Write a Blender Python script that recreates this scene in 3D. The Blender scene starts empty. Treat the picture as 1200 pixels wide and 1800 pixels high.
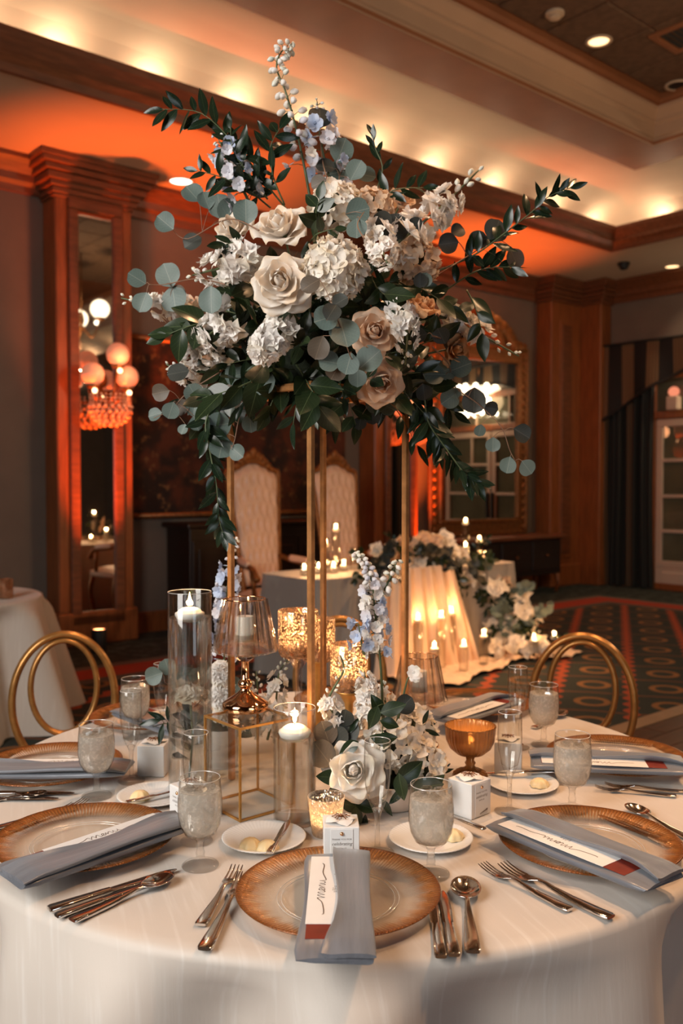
import bpy, math, random
from math import pi, sin, cos, tan, sqrt, atan2, radians, floor as mfloor
from mathutils import Vector, Matrix, Euler, noise as mnoise
V = Vector
sc = bpy.context.scene
random.seed(7)
rnd = random.uniform

# ------------------------------------------------------------------ camera
CAMZ, FPX, PITCH = 1.44, 1576.0, 0.0318
cd = bpy.data.cameras.new('camera')
cd.sensor_fit = 'VERTICAL'; cd.sensor_height = 36.0; cd.sensor_width = 24.0
cd.lens = FPX / 1800 * 36
cd.clip_start = 0.05
cd.dof.use_dof = True; cd.dof.focus_distance = 1.64; cd.dof.aperture_fstop = 4.2
cam = bpy.data.objects.new('camera', cd)
cam.location = (0, 0, CAMZ); cam.rotation_euler = (pi/2 - PITCH, 0, 0)
sc.collection.objects.link(cam); sc.camera = cam

# ------------------------------------------------------------------ world, exposure, daylight
w = bpy.data.worlds.new('world'); sc.world = w; w.use_nodes = True
w.node_tree.nodes['Background'].inputs[0].default_value = (1.0, 0.62, 0.40, 1)
w.node_tree.nodes['Background'].inputs[1].default_value = 0.035
vs = sc.view_settings
vs.view_transform = 'Standard'; vs.look = 'None'; vs.gamma = 1.0; vs.use_curve_mapping = False
vs.exposure = 0.30
cy = sc.cycles
cy.use_denoising = True
cy.max_bounces = 14; cy.transparent_max_bounces = 24; cy.transmission_bounces = 12; cy.glossy_bounces = 6; cy.diffuse_bounces = 4
cy.caustics_reflective = False; cy.caustics_refractive = False
cy.sample_clamp_indirect = 4.0

def link(o):
    sc.collection.objects.link(o); return o
def area(name, loc, target, sx, sy, power, col):
    l = bpy.data.lights.new(name, 'AREA'); l.shape = 'RECTANGLE'; l.size = sx; l.size_y = sy
    l.energy = power; l.color = col
    o = bpy.data.objects.new(name, l); o.location = loc
    o.rotation_euler = (V(target) - V(loc)).to_track_quat('-Z', 'Y').to_euler(); return link(o)
def point(name, loc, power, col, rad=0.02, parent=None):
    l = bpy.data.lights.new(name, 'POINT'); l.energy = power; l.color = col; l.shadow_soft_size = rad
    o = bpy.data.objects.new(name, l); o.location = loc; o.parent = parent; return link(o)
def spot(name, loc, target, power, col, ang, blend=0.6, rad=0.05, parent=None):
    l = bpy.data.lights.new(name, 'SPOT'); l.energy = power; l.color = col; l.spot_size = ang; l.spot_blend = blend
    l.shadow_soft_size = rad
    o = bpy.data.objects.new(name, l); o.location = loc; o.parent = parent
    o.rotation_euler = (V(target) - V(loc)).to_track_quat('-Z', 'Y').to_euler(); return link(o)

# daylight from the tall windows behind and to the left of the camera
area('daylight_and_fill', (-2.35, -0.35, 2.55), (0.0, 2.1, 1.1), 1.7, 2.2, 118, (1.0, 0.96, 0.90))
area('daylight_and_fill', (2.6, -2.4, 1.9), (0.2, 1.6, 0.8), 1.4, 2.2, 24, (0.85, 0.93, 1.0))  # weaker cool lamp added behind right for glints and cool cloth patches
# warm ceiling downlights of the room over the right of the table (out of frame)
for i, (x, y) in enumerate(((1.9, 1.2), (2.2, 3.2), (0.3, 3.6), (1.6, 6.4))):  # last lamp is added to brighten the dim garland on the head table
    tg = (0.9, 7.0, 0.7) if y > 6 else (x*0.6, y*0.5+1.0, 0)
    spot('downlight_fill_beam', (x, y, 5.1), tg, 650 if y > 6 else 240, (1.0, 0.56, 0.28), radians(38 if y > 6 else 75), 0.9, 0.12)

# ------------------------------------------------------------------ pixel -> world helpers (match the photograph's camera)
CAMP = V((0, 0, CAMZ)); FW = V((0, cos(PITCH), -sin(PITCH))); UP = V((0, sin(PITCH), cos(PITCH)))
TZ = 0.76
def ray(px, py):
    return V(((px-600)/FPX, 0, 0)) + UP*((900-py)/FPX) + FW
def P(px, py, Y):
    d = ray(px, py); return CAMP + d*(Y/d.y)
def T(px, py, z=TZ):
    d = ray(px, py); return CAMP + d*((z-CAMZ)/d.z)
def F(px, py): return T(px, py, 0.0)
# room frame: C = corner, U along back wall (right), N into the room
C0 = V((3.43, 13.2, 0)); U = V((.760, .649, 0)).normalized(); N = V((.649, -.760, 0)).normalized()
UANG = atan2(U.y, U.x)
def R(s, d, z=0.0): return C0 + U*s + N*d + V((0, 0, z))
ROOM = Matrix.Translation(C0) @ Matrix.Rotation(UANG, 4, 'Z')     # local x = along back wall, local y = into the wall

# ------------------------------------------------------------------ mesh helper
class MB:
    def __init__(s): s.v = []; s.f = []
    def add(s, v, f, M=None):
        b = len(s.v)
        s.v += [M @ V(x) if M else V(x) for x in v]
        s.f += [tuple(i+b for i in q) for q in f]; return s
    def box(s, c, d, M=None):
        x, y, z = d[0]/2, d[1]/2, d[2]/2; cx, cy_, cz = c
        vv = [(cx+a*x, cy_+b*y, cz+e*z) for a in (-1, 1) for b in (-1, 1) for e in (-1, 1)]
        return s.add(vv, [(0,1,3,2),(4,6,7,5),(0,4,5,1),(2,3,7,6),(0,2,6,4),(1,5,7,3)], M)
    def bbox(s, c, d, b=0.003, M=None):
        # box with chamfered edges
        x, y, z = d[0]/2, d[1]/2, d[2]/2; b = min(b, x*.9, y*.9, z*.9)
        vv = []; ix = {}
        for a in (-1, 1):
            for e in (-1, 1):
                for g in (-1, 1):
                    for k in range(3):
                        p = [a*(x-b), e*(y-b), g*(z-b)]
                        p[k] = (a*x, e*y, g*z)[k]
                        ix[(a, e, g, k)] = len(vv); vv.append((p[0]+c[0], p[1]+c[1], p[2]+c[2]))
        ff = []
        for a in (-1, 1):
            q = [ix[(a, -1, -1, 0)], ix[(a, 1, -1, 0)], ix[(a, 1, 1, 0)], ix[(a, -1, 1, 0)]]; ff.append(q if a > 0 else q[::-1])
            q = [ix[(-1, a, -1, 1)], ix[(1, a, -1, 1)], ix[(1, a, 1, 1)], ix[(-1, a, 1, 1)]]; ff.append(q[::-1] if a > 0 else q)
            q = [ix[(-1, -1, a, 2)], ix[(1, -1, a, 2)], ix[(1, 1, a, 2)], ix[(-1, 1, a, 2)]]; ff.append(q if a > 0 else q[::-1])
        for a in (-1, 1):
            for e in (-1, 1):
                ff.append([ix[(a, e, -1, 0)], ix[(a, e, 1, 0)], ix[(a, e, 1, 1)], ix[(a, e, -1, 1)]])
                ff.append([ix[(a, -1, e, 0)], ix[(a, 1, e, 0)], ix[(a, 1, e, 2)], ix[(a, -1, e, 2)]])
                ff.append([ix[(-1, a, e, 1)], ix[(1, a, e, 1)], ix[(1, a, e, 2)], ix[(-1, a, e, 2)]])
                for g in (-1, 1): ff.append([ix[(a, e, g, 0)], ix[(a, e, g, 1)], ix[(a, e, g, 2)]])
        return s.add(vv, [tuple(q) for q in ff], M)
    def lathe(s, prof, n=32, fn=None, M=None):
        vv = []; rows = []
        for r, z in prof:
            if r < 1e-6: rows.append([len(vv)]); vv.append((0, 0, z))
            else:
                row = []
                for i in range(n):
                    a = 2*pi*i/n; rr, zz = fn(r, z, a) if fn else (r, z)
                    row.append(len(vv)); vv.append((rr*cos(a), rr*sin(a), zz))
                rows.append(row)
        ff = []
        for A, B in zip(rows, rows[1:]):
            if len(A) == 1 and len(B) == 1: continue
            for i in range(n):
                j = (i+1) % n
                if len(A) == 1: ff.append((A[0], B[j], B[i]))
                elif len(B) == 1: ff.append((A[i], A[j], B[0]))
                else: ff.append((A[i], A[j], B[j], B[i]))
        return s.add(vv, ff, M)
    def tube(s, pts, r, n=8, closed=False, M=None, flat=1.0):
        pts = [V(p) for p in pts]; m = len(pts)
        rs = r if isinstance(r, (list, tuple)) else [r]*m
        tang = []
        for i in range(m):
            a = pts[(i-1) % m] if (closed or i > 0) else pts[i]
            b = pts[(i+1) % m] if (closed or i < m-1) else pts[i]
            t = b-a; tang.append(t.normalized() if t.length > 1e-9 else V((0, 0, 1)))
        ref = V((0, 0, 1)) if abs(tang[0].z) < 0.9 else V((1, 0, 0))
        nx = tang[0].cross(ref).normalized(); vv = []
        for i in range(m):
            t = tang[i]; nx = (nx - t*nx.dot(t))
            nx = nx.normalized() if nx.length > 1e-6 else t.orthogonal().normalized()
            ny = t.cross(nx)
            for k in range(n):
                a = 2*pi*k/n; vv.append(pts[i] + nx*(cos(a)*rs[i]) + ny*(sin(a)*rs[i]*flat))
        ff = []
        for i in range(m if closed else m-1):
            j = (i+1) % m
            for k in range(n):
                l = (k+1) % n; ff.append((i*n+k, i*n+l, j*n+l, j*n+k))
        if not closed:
            ff.append(tuple(range(n))[::-1]); ff.append(tuple((m-1)*n+k for k in range(n)))
        return s.add(vv, ff, M)
    def grid(s, fn, nu, nv, M=None, wrap=False):
        vv = [fn(i/(nu if wrap else nu-1), j/(nv-1)) for j in range(nv) for i in range(nu)]
        ff = []
        for j in range(nv-1):
            for i in range(nu if wrap else nu-1):
                k = (i+1) % nu; ff.append((j*nu+i, j*nu+k, (j+1)*nu+k, (j+1)*nu+i))
        return s.add(vv, ff, M)
    def prism(s, poly, z0, z1, M=None):
        n = len(poly); vv = [(x, y, z0) for x, y in poly] + [(x, y, z1) for x, y in poly]
        ff = [tuple(range(n))[::-1], tuple(range(n, 2*n))] + [(i, (i+1) % n, n+(i+1) % n, n+i) for i in range(n)]
        return s.add(vv, ff, M)
    def ball(s, c, r, n=12, m=8, sq=(1, 1, 1), M=None):
        prof = [(sin(pi*i/m), -cos(pi*i/m)) for i in range(m+1)]; prof[0] = (0, -1); prof[-1] = (0, 1)
        t = MB().lathe([(a*r, b*r) for a, b in prof], n)
        return s.add([(p.x*sq[0]+c[0], p.y*sq[1]+c[1], p.z*sq[2]+c[2]) for p in t.v], t.f, M)
    def mesh(s, name, mat, smooth=True, ang=None):
        me = bpy.data.meshes.new(name); me.from_pydata([tuple(p) for p in s.v], [], s.f)
        if smooth:
            me.polygons.foreach_set('use_smooth', [True]*len(me.polygons))
            if ang: me.set_sharp_from_angle(angle=radians(ang))
        if mat: me.materials.append(mat)
        me.update(); return me

def tag(o, label, cat, group=None, kind=None):
    if label: o['label'] = label
    if cat: o['category'] = cat
    if group: o['group'] = group
    if kind: o['kind'] = kind
    return o
def thing(name, label, cat, M=None, group=None):
    o = bpy.data.objects.new(name, None); o.empty_display_size = 0.02
    if M is not None: o.matrix_basis = M if isinstance(M, Matrix) else Matrix.Translation(M)
    link(o); return tag(o, label, cat, group)
def part(name, me, parent=None, M=None, label=None):
    o = bpy.data.objects.new(name, me); o.parent = parent
    if M is not None: o.matrix_basis = M if isinstance(M, Matrix) else Matrix.Translation(M)
    if label: o['label'] = label
    return link(o)
def solo(name, me, label, cat, M=None, group=None, kind=None): return tag(part(name, me, None, M), label, cat, group, kind)
def struct(name, me, M=None, parent=None):
    o = part(name, me, parent, M)
    if not parent: o['kind'] = 'structure'
    return o
def rz(a): return Matrix.Rotation(a, 4, 'Z')
def TR(p, a=0.0, s=1.0): return Matrix.Translation(V(p)) @ rz(a) @ Matrix.Scale(s, 4)
def frame(p, y, z, s=(1, 1, 1)):
    # matrix with local Y along y, local Z near z
    y = V(y).normalized(); z = V(z); x = y.cross(z)
    x = x.normalized() if x.length > 1e-5 else y.orthogonal().normalized(); z = x.cross(y)
    m = Matrix((x*s[0], y*s[1], z*s[2])).transposed().to_4x4(); m.translation = V(p); return m
def frame_z(p, z, s=1.0, spin=0.0):
    z = V(z).normalized(); q = z.to_track_quat('Z', 'Y')
    return Matrix.Translation(V(p)) @ q.to_matrix().to_4x4() @ rz(spin) @ Matrix.Scale(s, 4)
_cache = {}
def cached(fn):
    def g(*a):
        k = (fn.__name__,)+a
        if k not in _cache: _cache[k] = fn(*a)
        return _cache[k]
    return g
def smooth_path(pts, n=6, closed=False):
    pts = [V(p) for p in pts]; m = len(pts); out = []
    for i in range(m if closed else m-1):
        g = (lambda k: pts[k % m]) if closed else (lambda k: pts[max(0, min(m-1, k))])
        a, b, c, d = g(i-1), g(i), g(i+1), g(i+2)
        for j in range(n):
            t = j/n; t2 = t*t; t3 = t2*t
            out.append(0.5*((2*b)+(c-a)*t+(2*a-5*b+4*c-d)*t2+(3*b-a-3*c+d)*t3))
    if not closed: out.append(pts[-1].copy())
    return out

# ------------------------------------------------------------------ materials
def newmat(name):
    m = bpy.data.materials.new(name); m.use_nodes = True; nt = m.node_tree; nt.nodes.clear(); return m, nt
def nd(nt, typ, **kw):
    n = nt.nodes.new(typ)
    for k, v in kw.items():
        if k.startswith('i_'):
            key = k[2:]; key = int(key) if key.isdigit() else key.replace('_', ' ')
            if isinstance(v, bpy.types.NodeSocket): nt.links.new(v, n.inputs[key])
            else: n.inputs[key].default_value = v
        else: setattr(n, k, v)
    return n
def c4(c): return (c[0], c[1], c[2], 1)
def math_(nt, op, a, b=None, c=None, clamp=False):
    n = nt.nodes.new('ShaderNodeMath'); n.operation = op; n.use_clamp = clamp
    for i, x in enumerate((a, b, c)):
        if x is None: continue
        if isinstance(x, bpy.types.NodeSocket): nt.links.new(x, n.inputs[i])
        else: n.inputs[i].default_value = x
    return n.outputs[0]
def mixc(nt, fac, a, b):
    n = nt.nodes.new('ShaderNodeMix'); n.data_type = 'RGBA'
    for i, x in ((0, fac), (6, a), (7, b)):
        if isinstance(x, bpy.types.NodeSocket): nt.links.new(x, n.inputs[i])
        else: n.inputs[i].default_value = c4(x) if i else x
    return n.outputs[2]
def ramp(nt, fac, a, b):
    n = nt.nodes.new('ShaderNodeMapRange'); n.interpolation_type = 'SMOOTHSTEP'
    nt.links.new(fac, n.inputs[0]); n.inputs[1].default_value = a; n.inputs[2].default_value = b; return n.outputs[0]
def coords(nt, kind='Object', scale=(1, 1, 1)):
    t = nt.nodes.new('ShaderNodeTexCoord'); m = nt.nodes.new('ShaderNodeMapping')
    nt.links.new(t.outputs[kind], m.inputs[0]); m.inputs[3].default_value = scale; return m.outputs[0]
def noise(nt, vec, scale, detail=3):
    n = nd(nt, 'ShaderNodeTexNoise', i_Scale=scale, i_Detail=detail); nt.links.new(vec, n.inputs['Vector']); return n.outputs['Fac']
def out(nt, sh):
    o = nt.nodes.new('ShaderNodeOutputMaterial'); nt.links.new(sh, o.inputs[0])
def mat(name, col, rough=0.5, metal=0.0, var=0.15, vscale=20, bump=0.0, bscale=200, stretch=(1, 1, 1), col2=None, **kw):
    m, nt = newmat(name); vec = coords(nt, 'Object', stretch)
    f = noise(nt, vec, vscale)
    b = col2 or tuple(c*(1-var) for c in col)
    c = mixc(nt, ramp(nt, f, 0.3, 0.7), col, b)
    p = nd(nt, 'ShaderNodeBsdfPrincipled', i_Roughness=rough, i_Metallic=metal); nt.links.new(c, p.inputs['Base Color'])
    for k, v in kw.items(): p.inputs[k.replace('_', ' ')].default_value = v
    if bump:
        bn = nd(nt, 'ShaderNodeBump', i_Strength=bump, i_Distance=0.002); nt.links.new(noise(nt, vec, bscale), bn.inputs['Height'])
        nt.links.new(bn.outputs[0], p.inputs['Normal'])
    out(nt, p.outputs[0]); return m
def emis(name, col, s):
    m, nt = newmat(name); vec = coords(nt); f = noise(nt, vec, 8)
    e = nd(nt, 'ShaderNodeEmission', i_Strength=s); nt.links.new(mixc(nt, f, col, tuple(x*.92 for x in col)), e.inputs[0])
    out(nt, e.outputs[0]); return m
def thin_glass(name, tint=(0.98, 0.98, 0.97), edge=(0.68, 0.64, 0.60), refl=0.07, rough=0.02):
    # clear thin glass: mostly transmits, reflects and darkens towards grazing angles
    m, nt = newmat(name)
    lw = nd(nt, 'ShaderNodeLayerWeight', i_Blend=0.35)
    g = math_(nt, 'POWER', lw.outputs['Facing'], 3.2)
    tr = nd(nt, 'ShaderNodeBsdfTransparent'); nt.links.new(mixc(nt, g, tint, edge), tr.inputs[0])
    gl = nd(nt, 'ShaderNodeBsdfGlossy', i_Roughness=rough); gl.inputs[0].default_value = (1, 1, 1, 1)
    fac = math_(nt, 'MULTIPLY_ADD', g, 0.5, refl, clamp=True)
    mx = nd(nt, 'ShaderNodeMixShader', i_0=fac); nt.links.new(tr.outputs[0], mx.inputs[1]); nt.links.new(gl.outputs[0], mx.inputs[2])
    out(nt, mx.outputs[0]); return m
def glass(name, col=(1, 1, 1), ior=1.45, rough=0.0):
    m, nt = newmat(name)
    g = nd(nt, 'ShaderNodeBsdfGlass', i_IOR=ior, i_Roughness=rough); g.inputs[0].default_value = c4(col)
    out(nt, g.outputs[0]); return m

def crystal_mat():
    # cut crystal: part refraction, part clear see-through, bright facets
    m, nt = newmat('crystal')
    g = nd(nt, 'ShaderNodeBsdfGlass', i_IOR=1.35, i_Roughness=0.01); g.inputs[0].default_value = (1.0, .94, .88, 1)
    tr = nd(nt, 'ShaderNodeBsdfTransparent'); tr.inputs[0].default_value = (1.0, .98, .955, 1)
    lw = nd(nt, 'ShaderNodeLayerWeight', i_Blend=.4)
    mx = nd(nt, 'ShaderNodeMixShader', i_0=math_(nt, 'MULTIPLY_ADD', lw.outputs['Facing'], .5, .22)); nt.links.new(tr.outputs[0], mx.inputs[1]); nt.links.new(g.outputs[0], mx.inputs[2])
    out(nt, mx.outputs[0]); return m
CRYSTAL = crystal_mat()
def water_mat():
    # clear still water: refracts, and lets light through to what stands in it
    m, nt = newmat('water')
    g = nd(nt, 'ShaderNodeBsdfGlass', i_IOR=1.33, i_Roughness=0.0); g.inputs[0].default_value = (.99, .99, .985, 1)
    tr = nd(nt, 'ShaderNodeBsdfTransparent'); tr.inputs[0].default_value = (.98, .985, .975, 1)
    mx = nd(nt, 'ShaderNodeMixShader', i_0=.45); nt.links.new(tr.outputs[0], mx.inputs[1]); nt.links.new(g.outputs[0], mx.inputs[2]); out(nt, mx.outputs[0]); return m
WATER = water_mat()
ACRYLIC = thin_glass('acrylic', (0.94, 0.93, 0.91), (0.6, 0.55, 0.5), 0.05)
GOLD = mat('gold_paint', (0.66, 0.30, 0.11), 0.30, 0.45, 0.25, 60, 0.2, 300)
GOLDE = mat('gold_edge', (0.70, 0.36, 0.10), 0.35, 0.7, 0.2, 40)
COPPER = mat('copper_gold', (0.90, 0.50, 0.26), 0.07, 1.0, 0.08, 10)
STEEL = mat('polished_steel', (0.70, 0.66, 0.62), 0.12, 1.0, 0.1, 15)
RESIN = mat('gold_resin_chair', (0.50, 0.24, 0.07), 0.28, 0.6, 0.25, 30)
WAX = mat('white_wax', (0.90, 0.86, 0.80), 0.5, 0, 0.05, 10, Subsurface_Weight=0.3, Subsurface_Radius=(0.02, 0.012, 0.008))
WICK = mat('burnt_wick', (0.03, 0.02, 0.015), 0.9)
FLAME = emis('candle_flame', (1.0, 0.62, 0.26), 22)
CHINA = mat('white_china', (0.84, 0.83, 0.81), 0.15, 0, 0.03, 5)
CARDW = mat('white_card', (0.84, 0.83, 0.82), 0.6, 0, 0.03, 30)
BURG = mat('burgundy_card', (0.19, 0.018, 0.008), 0.55, 0, 0.2, 40)
INK = mat('brown_ink', (0.10, 0.055, 0.035), 0.6)
INKG = mat('grey_ink', (0.16, 0.14, 0.13), 0.6)
BUTTER = mat('butter', (0.88, 0.70, 0.40), 0.4, 0, 0.1, 30, Subsurface_Weight=0.2, Subsurface_Radius=(0.01, 0.008, 0.004))
NAPK = mat('dusty_blue_satin', (0.225, 0.240, 0.275), 0.30, 0.15, 0.25, 40, 0.5, 110, (1, 0.08, 1), Sheen_Weight=0.3, Sheen_Roughness=0.4)
# ================================================================== ROOM
WALLM = mat('taupe_wall', (0.185, 0.142, 0.112), 0.8, 0, 0.1, 3, 0.15, 150)
WOOD = mat('brown_wood_trim', (0.32, 0.095, 0.026), 0.42, 0, 0.35, 6, 0.1, 60, (6, 6, 0.6))  # red scatter of the uplights is mixed into this brown
WOODD = mat('dark_wood_trim', (0.20, 0.065, 0.025), 0.45, 0, 0.35, 6, 0.1, 60, (1, 6, 6))
CEILP = mat('cream_ceiling_paint', (0.58, 0.44, 0.31), 0.85, 0, 0.06, 2)
FASC = mat('warm_lit_tray_paint', (0.50, 0.32, 0.20), 0.85, 0, 0.06, 2)  # ceiling cream, warm light put into its colour against the grey daylight
BANDM = mat('brown_ceiling_band', (0.27, 0.095, 0.034), 0.6, 0, 0.12, 4)
TILEM = mat('brown_acoustic_tile', (0.14, 0.075, 0.040), 0.9, 0, 0.3, 14, 0.4, 250)
BLACKM = mat('matte_black', (0.012, 0.011, 0.011), 0.55, 0, 0.2, 30)
MIRR = mat('mirror_silver', (0.80, 0.76, 0.70), 0.02, 1.0, 0.02, 3)
GILT = mat('carved_gilt', (0.31, 0.115, 0.03), 0.40, 0.55, 0.4, 30, 0.5, 60)
SOFFZ, TILEZ = 4.25, 5.20
L = lambda s, d, z=0.0: (s, -d, z)          # room-local: s along the back wall, d out from it

def carpet():
    m, nt = newmat('patterned_carpet')
    ob = coords(nt, 'Object'); sx = nd(nt, 'ShaderNodeSeparateXYZ'); nt.links.new(ob, sx.inputs[0])
    geo = nd(nt, 'ShaderNodeNewGeometry'); sw = nd(nt, 'ShaderNodeSeparateXYZ'); nt.links.new(geo.outputs['Position'], sw.inputs[0])
    A = lambda op, a, b=None, c=None: math_(nt, op, a, b, c)
    d = A('MINIMUM', A('MULTIPLY', sx.outputs[0], -1), A('MULTIPLY', sx.outputs[1], -1))
    p = A('ADD', A('MULTIPLY', sw.outputs[0], .292), A('MULTIPLY', sw.outputs[1], .956))
    q = A('ADD', A('MULTIPLY', sw.outputs[0], .956), A('MULTIPLY', sw.outputs[1], -.292))
    wav = A('MULTIPLY', A('SINE', A('MULTIPLY', p, 2*pi/.173)), .045)
    qa = A('SUBTRACT', A('FRACT', A('DIVIDE', A('ADD', q, 10.18+.245), .49)), .5)
    wl = A('LESS_THAN', A('ABSOLUTE', A('ADD', qa, wav)), .065)
    pa = A('SUBTRACT', A('FRACT', A('DIVIDE', A('ADD', p, 10-6.63+.26+.14), .52)), .5)
    hl = A('LESS_THAN', A('ABSOLUTE', A('ADD', pa, A('MULTIPLY', A('SINE', A('MULTIPLY', q, 2*pi/.49)), .02))), .026)
    qc = A('SUBTRACT', A('FRACT', A('DIVIDE', A('ADD', q, 10.18), .49)), .5)
    pc = A('SUBTRACT', A('FRACT', A('DIVIDE', A('ADD', p, 10-6.63+.14), .52)), .5)
    rr = A('SQRT', A('ADD', A('POWER', A('ABSOLUTE', qc), 2.0), A('POWER', A('ABSOLUTE', pc), 2.0)))
    ring = A('LESS_THAN', A('ABSOLUTE', A('SUBTRACT', rr, .20)), .045)
    n1 = noise(nt, ob, 60, 4); n2 = noise(nt, ob, 9, 3)
    base = mixc(nt, n1, (0.006, 0.010, 0.008), (0.030, 0.040, 0.032))
    c = mixc(nt, hl, base, (0.16, 0.055, 0.018))
    c = mixc(nt, ring, c, (0.24, 0.105, 0.032))
    c = mixc(nt, wl, c, (0.36, 0.060, 0.016))
    border = mixc(nt, ramp(nt, n2, .45, .62), (0.010, 0.018, 0.015), (0.045, 0.060, 0.048))
    inb = lambda a, b: A('MULTIPLY', A('GREATER_THAN', d, a), A('LESS_THAN', d, b))
    c = mixc(nt, A('LESS_THAN', d, 1.30), c, border)
    c = mixc(nt, inb(1.18, 1.30), c, (0.13, 0.10, 0.075))
    c = mixc(nt, inb(1.30, 1.62), c, mixc(nt, n2, (0.42, 0.030, 0.008), (0.30, 0.045, 0.014)))
    c = mixc(nt, inb(1.62, 1.76), c, (0.09, 0.075, 0.055))
    b = nd(nt, 'ShaderNodeBump', i_Strength=0.5, i_Distance=0.004, i_Height=noise(nt, ob, 300, 2))
    pr = nd(nt, 'ShaderNodeBsdfPrincipled', i_Roughness=0.95); nt.links.new(c, pr.inputs['Base Color']); nt.links.new(b.outputs[0], pr.inputs['Normal'])
    out(nt, pr.outputs[0]); return m
struct('floor', MB().box((-8, -7.5, -0.05), (17.6, 17.4, 0.1)).mesh('floor', carpet(), False), ROOM)
struct('wall_back', MB().box((-8, 0.1, 2.7), (17.6, 0.2, 5.4)).mesh('wall_back', WALLM, False), ROOM)
struct('wall_right', MB().box((0.1, -7.6, 2.7), (0.2, 17.2, 5.4)).mesh('wall_right', WALLM, False), ROOM)
struct('wall_left', MB().box((-16.7, -7.6, 2.7), (0.2, 17.2, 5.4)).mesh('wall_left', WALLM, False), ROOM)
struct('wall_front', MB().box((-8, -16.1, 2.7), (17.6, 0.2, 5.4)).mesh('wall_front', WALLM, False), ROOM)
ceil = struct('ceiling', MB().box((-8, -7.6, TILEZ+0.08), (17.4, 17.0, 0.1)).mesh('ceiling', WOODD, False), ROOM)

def sweep(prof, flip=False):
    mb = MB()
    for (d0, z0), (d1, z1) in zip(prof, prof[1:]):
        def st(d, z): return [(-16.6, -d, z), (-d, -d, z), (-d, -16.0, z)]
        mb.add(st(d0, z0)+st(d1, z1), [(0, 1, 4, 3), (1, 2, 5, 4)])
    return mb
struct('trim_1', sweep([(0, SOFFZ+.02), (0, SOFFZ), (1.66, SOFFZ), (1.66, SOFFZ+.06)]).mesh('soffit', CEILP, False), ROOM)['kind'] = 'structure'
struct('trim_2', sweep([(1.60, 4.24), (1.62, 4.235), (1.64, 4.22), (1.68, 4.22), (1.70, 4.27), (1.74, 4.31), (1.74, 4.34), (1.79, 4.42), (1.80, 4.47), (1.77, 4.47), (1.70, 4.36), (1.40, 4.34)]).mesh('cove_ledge', WOODD, False), ROOM)
struct('trim_3', sweep([(1.44, 4.34), (1.455, 4.46), (1.52, 4.58), (1.64, 4.68), (1.82, 4.76), (2.08, 4.82), (2.42, 4.86)]).mesh('cove_surface', CEILP), ROOM)
struct('trim_4', sweep([(2.42, 4.87), (2.40, 4.83), (2.44, 4.81), (2.95, 4.81), (2.97, 4.83)]).mesh('cove_band', BANDM, False), ROOM)
struct('trim_5', sweep([(2.95, 4.80), (2.95, 4.86), (2.975, 4.87), (2.975, 4.98), (3.0, 5.0), (3.0, 5.03), (3.06, 5.10), (3.06, 5.14)]).mesh('tray_fascia', FASC, False), ROOM)
struct('trim_6', sweep([(3.04, 5.13), (3.10, 5.13), (3.12, 5.16), (3.12, 5.25)]).mesh('tray_trim', BANDM, False), ROOM)
struct('trim_7', sweep([(0, 3.96), (.03, 3.96), (.04, 4.02), (.07, 4.05), (.08, 4.11), (.15, 4.18), (.19, 4.21), (.19, SOFFZ+.01)]).mesh('wall_crown', WOODD, False), ROOM)
struct('baseboard_back', MB().box((-8, -.012, .09), (16, .024, .18)).box((-8, -.008, .19), (16, .016, .02)).mesh('baseboard_back', WOOD, False), ROOM)
struct('baseboard_right', MB().box((-.012, -.45, .09), (.024, .9, .18)).mesh('baseboard_right', WOOD, False), ROOM)
tile_me = MB().bbox((0, 0, 0), (.596, .596, .03), .012).mesh('ceiling_tile', TILEM, False)
for i in range(9):
    for j in range(9):
        part('tile', tile_me, ceil, V(L(-3.43-.61*i, 3.43+.61*j, TILEZ+.02)))
# T-bar grid between the tiles
part('grid_bar', MB().box((-5.87, -3.12-.61*4.5, TILEZ+.028), (5.6, 5.6, .01)).mesh('grid_bar', WOODD, False), ceil)

# cove lamps hidden behind the ledge
def hit_back(px, py, d):
    r = ray(px, py); t = (d - (CAMP-C0).dot(N)) / r.dot(N); return CAMP + r*t
def hit_right(px, py, d):
    r = ray(px, py); t = (-d - (CAMP-C0).dot(U)) / r.dot(U); return CAMP + r*t
covm = emis('cove_bulb', (1.0, 0.80, 0.56), 12)
bulb = MB().lathe([(0, .0), (.02, .0), (.02, .03), (.012, .05), (0, .055)], 12).mesh('bulb', covm)
def cove(p):
    p = V((p.x, p.y, 4.365))
    o = solo('cove_lamp', bulb, 'small warm lamp hidden in the cove behind the dark ceiling ledge', 'lamp', Matrix.Translation(p), 'cove lamps along the ceiling ledge')
    point('cove_light', (0, 0, .075), 5.0, (1.0, 0.80, 0.56), 0.03, o)
for x in (-60, 100, 265, 415, 540, 655, 760, 865, 970, 1046): cove(hit_back(x, 300, 1.59))
for x in (1165, 1320): cove(hit_right(x, 300, 1.59))
for k in range(7): cove(R(-1.59, 4.6+1.45*k))
cove_fill = [(R(-9-1.0*i, 1.59)) for i in range(3)]

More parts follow.
